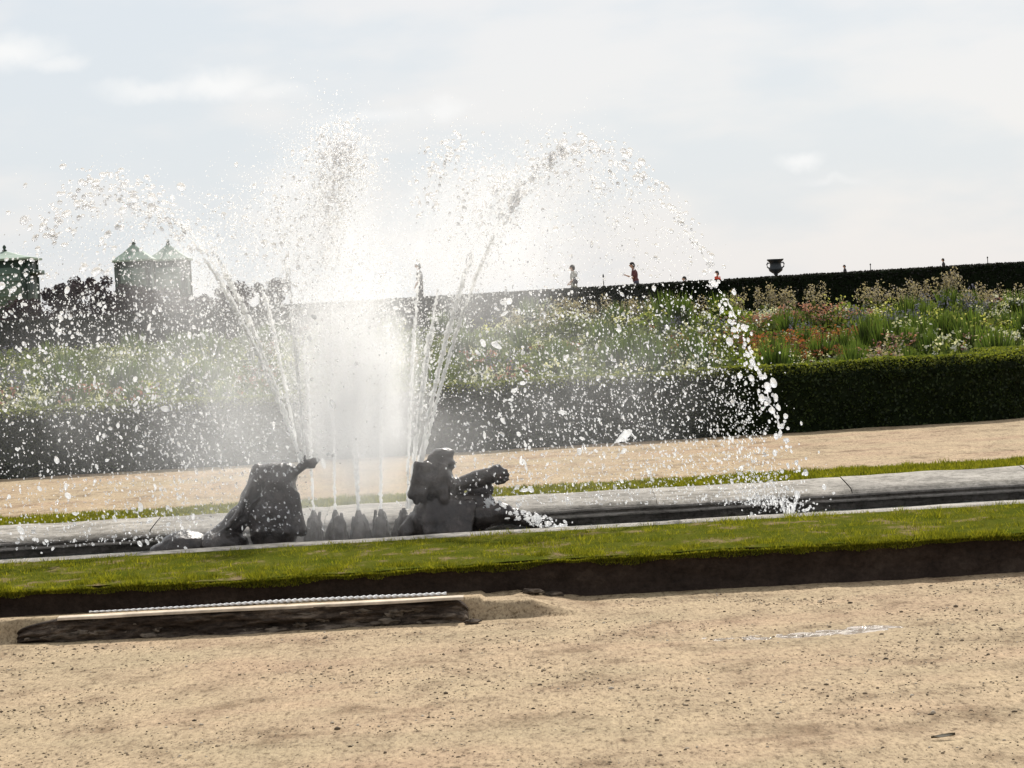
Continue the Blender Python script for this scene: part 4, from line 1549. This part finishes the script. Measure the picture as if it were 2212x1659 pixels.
def traj(start, apex, tend, n=1):
    """ballistic path from start through apex (world points); t in 0..tend, where t = 1 is the apex"""
    start, apex = np.array(start), np.array(apex)
    hv = apex[:2] - start[:2]
    hz = apex[2] - start[2]

    def f(t_):
        t_ = np.asarray(t_)[..., None]
        xy = start[:2] + hv * t_
        z = start[2] + hz * (2 * t_ - t_ ** 2)
        return np.concatenate([xy, z], -1)

    def v(t_):
        t_ = np.asarray(t_)[..., None]
        return np.concatenate([hv + 0 * t_, hz * (2 - 2 * t_)], -1)
    return f, v


TOTAL = [0]


def jet(label, start, apex, tend, big, mid, fine, spread=0.06, stream=0.6, srad=0.018, clump=0.0, tpow=1.0, bigr=.0115):
    f, v = traj(start, apex, tend)
    t = thing('water_jet', label, 'water jet', start, 0, 'jets of the fountain')
    o0_ = np.array(start)
    if stream > 0:
        parts_ = []
        for q in range(5):
            a0_ = 0 if q < 2 else rng.uniform(.05, .5) * stream
            tt = np.linspace(a0_, min(a0_ + stream * rng.uniform(.5, .9), stream * 1.1), 70)
            c = f(tt)
            w = rng.normal(0, 1, (70, 3)) * (0.0035 + spread * .10 * tt[:, None]) + rng.normal(0, 1, (1, 3)) * spread * .38 * tt[:, None]
            rr = srad * .8 * (0.25 + 0.95 * rng.random(70)) * (0.7 if q else 1)
            rr[-1] = .001
            V_, F_ = tube(c + w - o0_, rr, 6)
            parts_.append((V_, F_))
        obj('stream', mesh('stream', *merge(parts_), JET, True), t)
    pr_ = []
    for cnt, r0, sg, base, mt, st in ((big, bigr, .38, ICO2, DROP, 1.5), (mid, .0056, .38, ICO1, FROTH, 1.35), (fine, .0036, .35, ICO1, SPRAY, 1.2)):
        if not cnt:
            continue
        lo = 0.15 if base is not ICO2 else 0.55
        tt = lo + (tend - lo) * rng.random(cnt) ** tpow
        if clump:
            tc_ = rng.uniform(lo, tend, max(4, int(cnt * .06)))
            use = rng.random(cnt) < clump
            tt = np.where(use, np.clip(tc_[rng.integers(0, len(tc_), cnt)] + rng.normal(0, .016, cnt), 0, tend), tt)
        sp = spread * (0.25 + tt) * (1.0 if base is ICO2 else 1.6 if mt is FROTH else 2.1)
        C = f(tt) + rng.normal(0, 1, (cnt, 3)) * sp[:, None]
        lag = np.abs(rng.normal(0, 1, cnt)) * (0.02 if base is ICO2 else .10) * tt      # spray falls behind and below
        C[:, 2] -= lag * 2.0 * (0.5 if base is ICO2 else 1)
        ok = C[:, 2] > 0.0
        C, tt2 = C[ok], tt[ok]
        rr = r0 * np.exp(rng.normal(0, sg, len(C)))
        V_, F_ = blobs(C - o0_, rr, v(tt2), rng.uniform(1, st, len(C)), base, .10 if base is ICO2 else 0)
        nm = {ICO2[0].shape[0]: 'large_drops'}.get(base[0].shape[0], 'drops' if mt is FROTH else 'fine_spray')
        stuff(obj(nm, mesh(nm, V_, F_, mt, True), t))
        TOTAL[0] += len(F_)
    return t


def SP(px, py, dd=0.0):
    return at(px, py, DS + dd)


# left fan from the cloaked figure
jet('outermost jet arching over the kiosks, beaded into large drops', SP(655, 1005, -.1), SP(235, 405, -.6), 1.55, 300, 600, 1300, .075, .60, .024, .2, 1, .014)
jet('jet below the outermost arch, crossing in front of the kiosk pair', SP(652, 1000), SP(330, 455, -.3), 1.8, 120, 700, 1500, .07, .56, .023, .2, 1, .0125)
jet('jet leaning over the cloaked figure towards the kiosks, third of the fan', SP(648, 1005, .2), SP(480, 440, .5), 1.8, 60, 800, 1500, .075, .5, .02)
jet('steeper frothy jet rising from the cloaked figure hand', SP(660, 1000), SP(590, 395, .2), 1.7, 100, 700, 1500, .085, .42, .018)
# centre plume
jet('tallest central plume topped by a crown of white drops', NOZ[1], SP(735, 300, .2), 1.35, 300, 1900, 3200, .085, .3, .02, .12, .8, .012)
jet('central plume beside the tallest one, wide and misty', NOZ[2], SP(690, 330, .5), 1.6, 150, 1000, 3200, .12, .3, .02)
jet('short thick white jet from the middle reed nozzle', NOZ[2], SP(780, 520, .1), 1.7, 40, 900, 2200, .08, .4, .024)
jet('short jet from the reed nozzle farthest from the lizard tailed figure', NOZ[0], SP(640, 480, 0), 1.7, 40, 700, 2400, .10, .36, .02)
jet('short jet from the second reed nozzle beside the lizard tailed figure', NOZ[3], SP(850, 560, .2), 1.6, 40, 700, 2200, .09, .42, .022)
# right fan
jet('upright jet with sparse drops at its top between plume and arch', SP(880, 1100, .1), SP(965, 315, .1), 1.4, 120, 420, 900, .075, .38, .02, .3, 1, .013)
jet('steep jet beside the lizard tailed figure curving over at half height', SP(884, 1098), SP(1065, 375, .2), 1.6, 120, 1000, 2600, .085, .46, .027, .1, 1, .012)
jet('jet from beside the lizard tailed figure rising into the big arch', SP(890, 1090), SP(1190, 330, -.1), 1.6, 170, 1100, 2800, .085, .46, .029, .1, 1, .012)
jet('outermost beaded arch falling to the pool beyond the lizard tail', SP(892, 1085), SP(1262, 312, -.2), 2.08, 400, 520, 600, .034, .46, .026, .3, 1, .0140)

# big wobbling gobs and strands low on the outer arch
f, v = traj(SP(892, 1085), SP(1262, 312, -.2), 2.1)
gob = thing('water_gobs', 'chain of large white water gobs low on the outermost arch', 'water', f(np.array(1.9)))
o0_ = f(np.array(1.9))
tt = np.sort(rng.uniform(1.35, 2.05, 46))
C = f(tt) + rng.normal(0, .022, (46, 3))
V_, F_ = blobs(C - o0_, np.minimum(.0095 * np.exp(rng.normal(0, .45, 46)), .016), v(tt) + rng.normal(0, .6, (46, 3)), rng.uniform(1, 2.0, 46), ICO2, .2)
stuff(obj('gobs', mesh('gobs', V_, F_, FROTH, True), gob))
pr_ = []
for a_, b_ in ((1.52, 1.60), (1.68, 1.73), (1.78, 1.83), (1.86, 1.93)):
    tq = np.linspace(a_, b_, 12)
    pr_.append(tube(f(tq) + rng.normal(0, .006, (12, 3)) - o0_, .007 * rng.uniform(.5, 1.5, 12), 5))
for vf_ in pr_:
    obj('strand', mesh('strand', *vf_, FROTH, True), gob)
# a second torn string of water nearer the statue
gob = thing('water_gobs', 'torn string of white water hanging above the outstretched bronze arm', 'water', SP(1115, 860))
o0_ = SP(1115, 860)
pts = [(1090, 625), (1092, 650), (1093, 668), (1130, 760), (1125, 800), (1132, 830), (1112, 848), (1100, 862), (1108, 882), (1130, 935), (1138, 965), (1132, 1000), (1142, 1030), (1135, 1060), (1350, 935), (1345, 950), (1050, 740), (1070, 745), (1035, 760), (715, 985), (725, 988)]
C = np.array([SP(a + rng.normal(0, 5), b + rng.normal(0, 5), rng.uniform(-.2, .2)) for a, b in pts for q in range(4)])
V_, F_ = blobs(C - o0_, .010 * np.exp(rng.normal(0, .45, len(C))), rng.normal(0, 1, (len(C), 3)), rng.uniform(1, 2.6, len(C)), ICO2, .2)
stuff(obj('gobs', mesh('gobs', V_, F_, FROTH, True), gob))

# falling curtain of drops under the arches, and the drops flying towards the near bank
def curtain(name, label, n, pxr, f_top, f_bot, dr, r0, sg, mt, base, dens=None):
    px = rng.uniform(*pxr, n * 3)
    q = rng.random(n * 3)
    py = f_top(px) + (f_bot(px) - f_top(px)) * q
    w = dens(px, py) if dens else np.ones(n * 3)
    ok = (rng.random(n * 3) < w)
    px, py = px[ok][:n], py[ok][:n]
    px = px + rng.normal(0, 28, len(px))
    dd = rng.uniform(*dr, len(px))
    rr_ = fwd[None] * F + rt[None] * (px - W0 / 2)[:, None] - up[None] * (py - H0 / 2)[:, None]
    C = CAM + rr_ * ((DS + dd) / rr_[:, 1])[:, None]
    C = C[C[:, 2] > 0.02]
    rr = r0 * np.exp(rng.normal(0, sg, len(C)))
    vd = np.tile([[.3, 0, -1.0]], (len(C), 1)) + rng.normal(0, .5, (len(C), 3))
    V_, F_ = blobs(C, rr * .92, vd, rng.uniform(1, 2.4, len(C)), base, .14)
    TOTAL[0] += len(F_)
    return stuff(obj(name, mesh(name, V_, F_, mt, True)), label, 'water drops')


def arch_r(px):
    return 312 + 685 * ((np.clip(px, 1275, 3000) - 1275) / 385.0) ** 2 + 30


curtain('falling_drops', 'curtain of falling drops under the outermost arch', 3300, (990, 1700), lambda x: np.maximum(arch_r(x), 640 - 0 * x), lambda x: 1090 + 0 * x, (-1.6, 1.6), .0043, .5, FROTH, ICO1,
        lambda x, y: np.clip((1720 - x) / 60, 0, 1) * (0.35 + .65 * np.clip((y - 600) / 250, 0, 1)) * (.5 + .5 * np.clip((x - 1000) / 400, 0, 1)))
curtain('falling_drops', 'clear dim drops filling the curtain before the box hedge', 3000, (990, 1690), lambda x: np.maximum(arch_r(x), 640 - 0 * x), lambda x: 1090 + 0 * x, (-1.6, 1.6), .0058, .4, CLEAR, ICO1,
        lambda x, y: np.clip((1720 - x) / 60, 0, 1) * (0.45 + .55 * np.clip((y - 600) / 250, 0, 1)))
curtain('falling_drops', 'clear dim drops between the kiosks and the cloaked figure', 3800, (-60, 680), lambda x: 540 + 0 * x, lambda x: 1190 - x * .06, (-1.6, 1.6), .0058, .4, CLEAR, ICO1,
        lambda x, y: (.4 + .6 * np.clip((x + 60) / 400, 0, 1)) * np.clip((y - 500) / 200, .1, 1))
curtain('falling_drops', 'sparse drops hanging in the air inside the big arch', 900, (1040, 1480), lambda x: np.maximum(arch_r(x), 345 + 0 * x), lambda x: 640 + 0 * x, (-1.2, 1.2), .0055, .4, DROP, ICO1,
        lambda x, y: np.clip(1.1 - (x - 1040) / 450 * .6 - (y - 345) / 300 * .4, .1, 1))
curtain('falling_drops', 'glittering drops before the purple shrubs and kiosks', 2600, (-60, 660), lambda x: 520 + 0 * x, lambda x: 1190 - x * .06, (-1.6, 1.6), .0043, .5, FROTH, ICO1,
        lambda x, y: (.25 + .75 * np.clip((x + 60) / 400, 0, 1)) * np.clip((y - 500) / 200, .1, 1) * np.where(y < 640, .55, 1))
curtain('falling_drops', 'few large bright drops flying over the grass bank', 260, (-40, 420), lambda x: 620 + 0 * x, lambda x: 1200 + 0 * x, (-1.8, .6), .0095, .4, FROTH, ICO2)
curtain('falling_drops', 'few large drops thrown wide of the fountain', 60, (380, 1700), lambda x: 660 + 0 * x, lambda x: 1120 + 0 * x, (-1.5, 1), .009, .4, FROTH, ICO2)


# splash where the arch comes down
t = thing('water_splash', 'small white splash where the big arch strikes the pool', 'splash', (SP(1700, 1105)[0], DS - .2, -0.03))
pr_ = []
for i in range(16):
    a = rng.uniform(0, 6.28)
    l_ = rng.uniform(.06, .3)
    pts_ = np.array([(math.cos(a) * l_ * .5 * q + rng.normal(0, .008), math.sin(a) * l_ * .5 * q, .03 + (l_ + .1) * (1.6 * q - .7 * q * q)) for q in np.linspace(0, 1, 8)])
    pr_.append(tube(pts_, .008 * (1.1 - np.linspace(0, 1, 8)) * rng.uniform(.6, 1.3), 5))
obj('strands', mesh('strands', *merge(pr_), FROTH, True), t)
C = np.stack([rng.normal(0, .16, 160), rng.normal(0, .16, 160), np.abs(rng.normal(.15, .14, 160))], 1)
V_, F_ = blobs(C, .007 * np.exp(rng.normal(0, .4, 160)), rng.normal(0, 1, (160, 3)), 1.4, ICO1, .1)
stuff(obj('drops', mesh('drops', V_, F_, FROTH, True), t))
# second splash along the lizard tail
t = thing('water_splash', 'thin sheet of white water breaking along the bronze tail', 'splash', (SP(1130, 1110)[0], DS - .15, .2))
C = np.concatenate([np.array([SP(x_ + rng.normal(0, 8), 1088 + max(0, x_ - 1060) * .36 + rng.normal(0, 7), rng.uniform(-.3, -.05)) for x_ in rng.uniform(1050, 1235, 170)])]) - np.array(t.location)
V_, F_ = blobs(C, .009 * np.exp(rng.normal(0, .45, len(C))), rng.normal(0, 1, (len(C), 3)) + [1, 0, -.4], rng.uniform(1, 2.8, len(C)), ICO1, .15)
stuff(obj('drops', mesh('drops', V_, F_, FROTH, True), t))


# drifting mist: soft-edged volume of fine water
def m_mist(dens, aniso=0.5, nscale=2.2, pw=1.0):
    def f_(t_, out):
        h = T(t_)
        c = h.coord('Object')
        ln_ = h.n('ShaderNodeVectorMath', operation='LENGTH')
        h.l(c, ln_.inputs[0])
        mr = h.n('ShaderNodeMapRange', interpolation_type='SMOOTHSTEP')
        mr.inputs[1].default_value, mr.inputs[2].default_value = 1.0, 0.15
        mr.inputs[3].default_value, mr.inputs[4].default_value = 0, dens
        h.l(ln_.outputs[1], mr.inputs[0])
        n_ = h.noise(c, nscale, 3, 0.6, (2.0, 1, 1))
        m2 = h.n('ShaderNodeMapRange')
        m2.inputs[1].default_value, m2.inputs[2].default_value = .3, .7
        m2.inputs[3].default_value, m2.inputs[4].default_value = .25, 1.5
        h.l(n_, m2.inputs[0])
        mu = h.n('ShaderNodeMath', operation='MULTIPLY')
        h.l(mr.outputs[0], mu.inputs[0])
        h.l(m2.outputs[0], mu.inputs[1])
        pv_ = h.n('ShaderNodeVolumePrincipled')
        pv_.inputs['Color'].default_value = (1, 1, 1, 1)
        pv_.inputs['Anisotropy'].default_value = aniso
        h.l(mu.outputs[0], pv_.inputs['Density'])
        h.l(pv_.outputs[0], out.inputs['Volume'])
    return f_


def mist(label, px, py, rx, rz, ry, dens, dd=0.0, tilt=0):
    c = SP(px, py, dd)
    V_, F_ = ICO3
    o = obj('mist', mesh('mist', V_ * 1.0, F_, mat('mist_%d_%d' % (px, py), m_mist(dens)), True), None, c)
    o.scale = (rx * px2m, ry, rz * px2m)
    o.rotation_euler = (0, R(tilt), 0)
    return stuff(o, label, 'mist')


mist('dense white mist at the heart of the fountain', 772, 840, 185, 290, .5, 5.4)
mist('bright mist climbing above the reed nozzles', 750, 700, 190, 270, .5, 1.3, .1)
mist('pale mist drifting round the tall central plume', 700, 560, 210, 300, .6, .55, .3)
mist('thin mist hanging over the pool between the statues', 690, 1000, 500, 260, .8, .74, 0)
mist('light spray drifting across the kiosk pair', 390, 600, 170, 150, .5, .7, .1)
mist('faint haze of spray before the hedge under the kiosks', 230, 850, 420, 310, .8, .20, .2)
mist('faint haze of spray before the hedge under the big arch', 1230, 850, 420, 300, .8, .18, .2)
mist('thin mist below the big arch', 1030, 570, 280, 290, .7, .68, .2)
mist('thin mist over the fan of jets beside the kiosks', 540, 800, 330, 330, .7, .6, .3)
print('water tris', TOTAL[0])
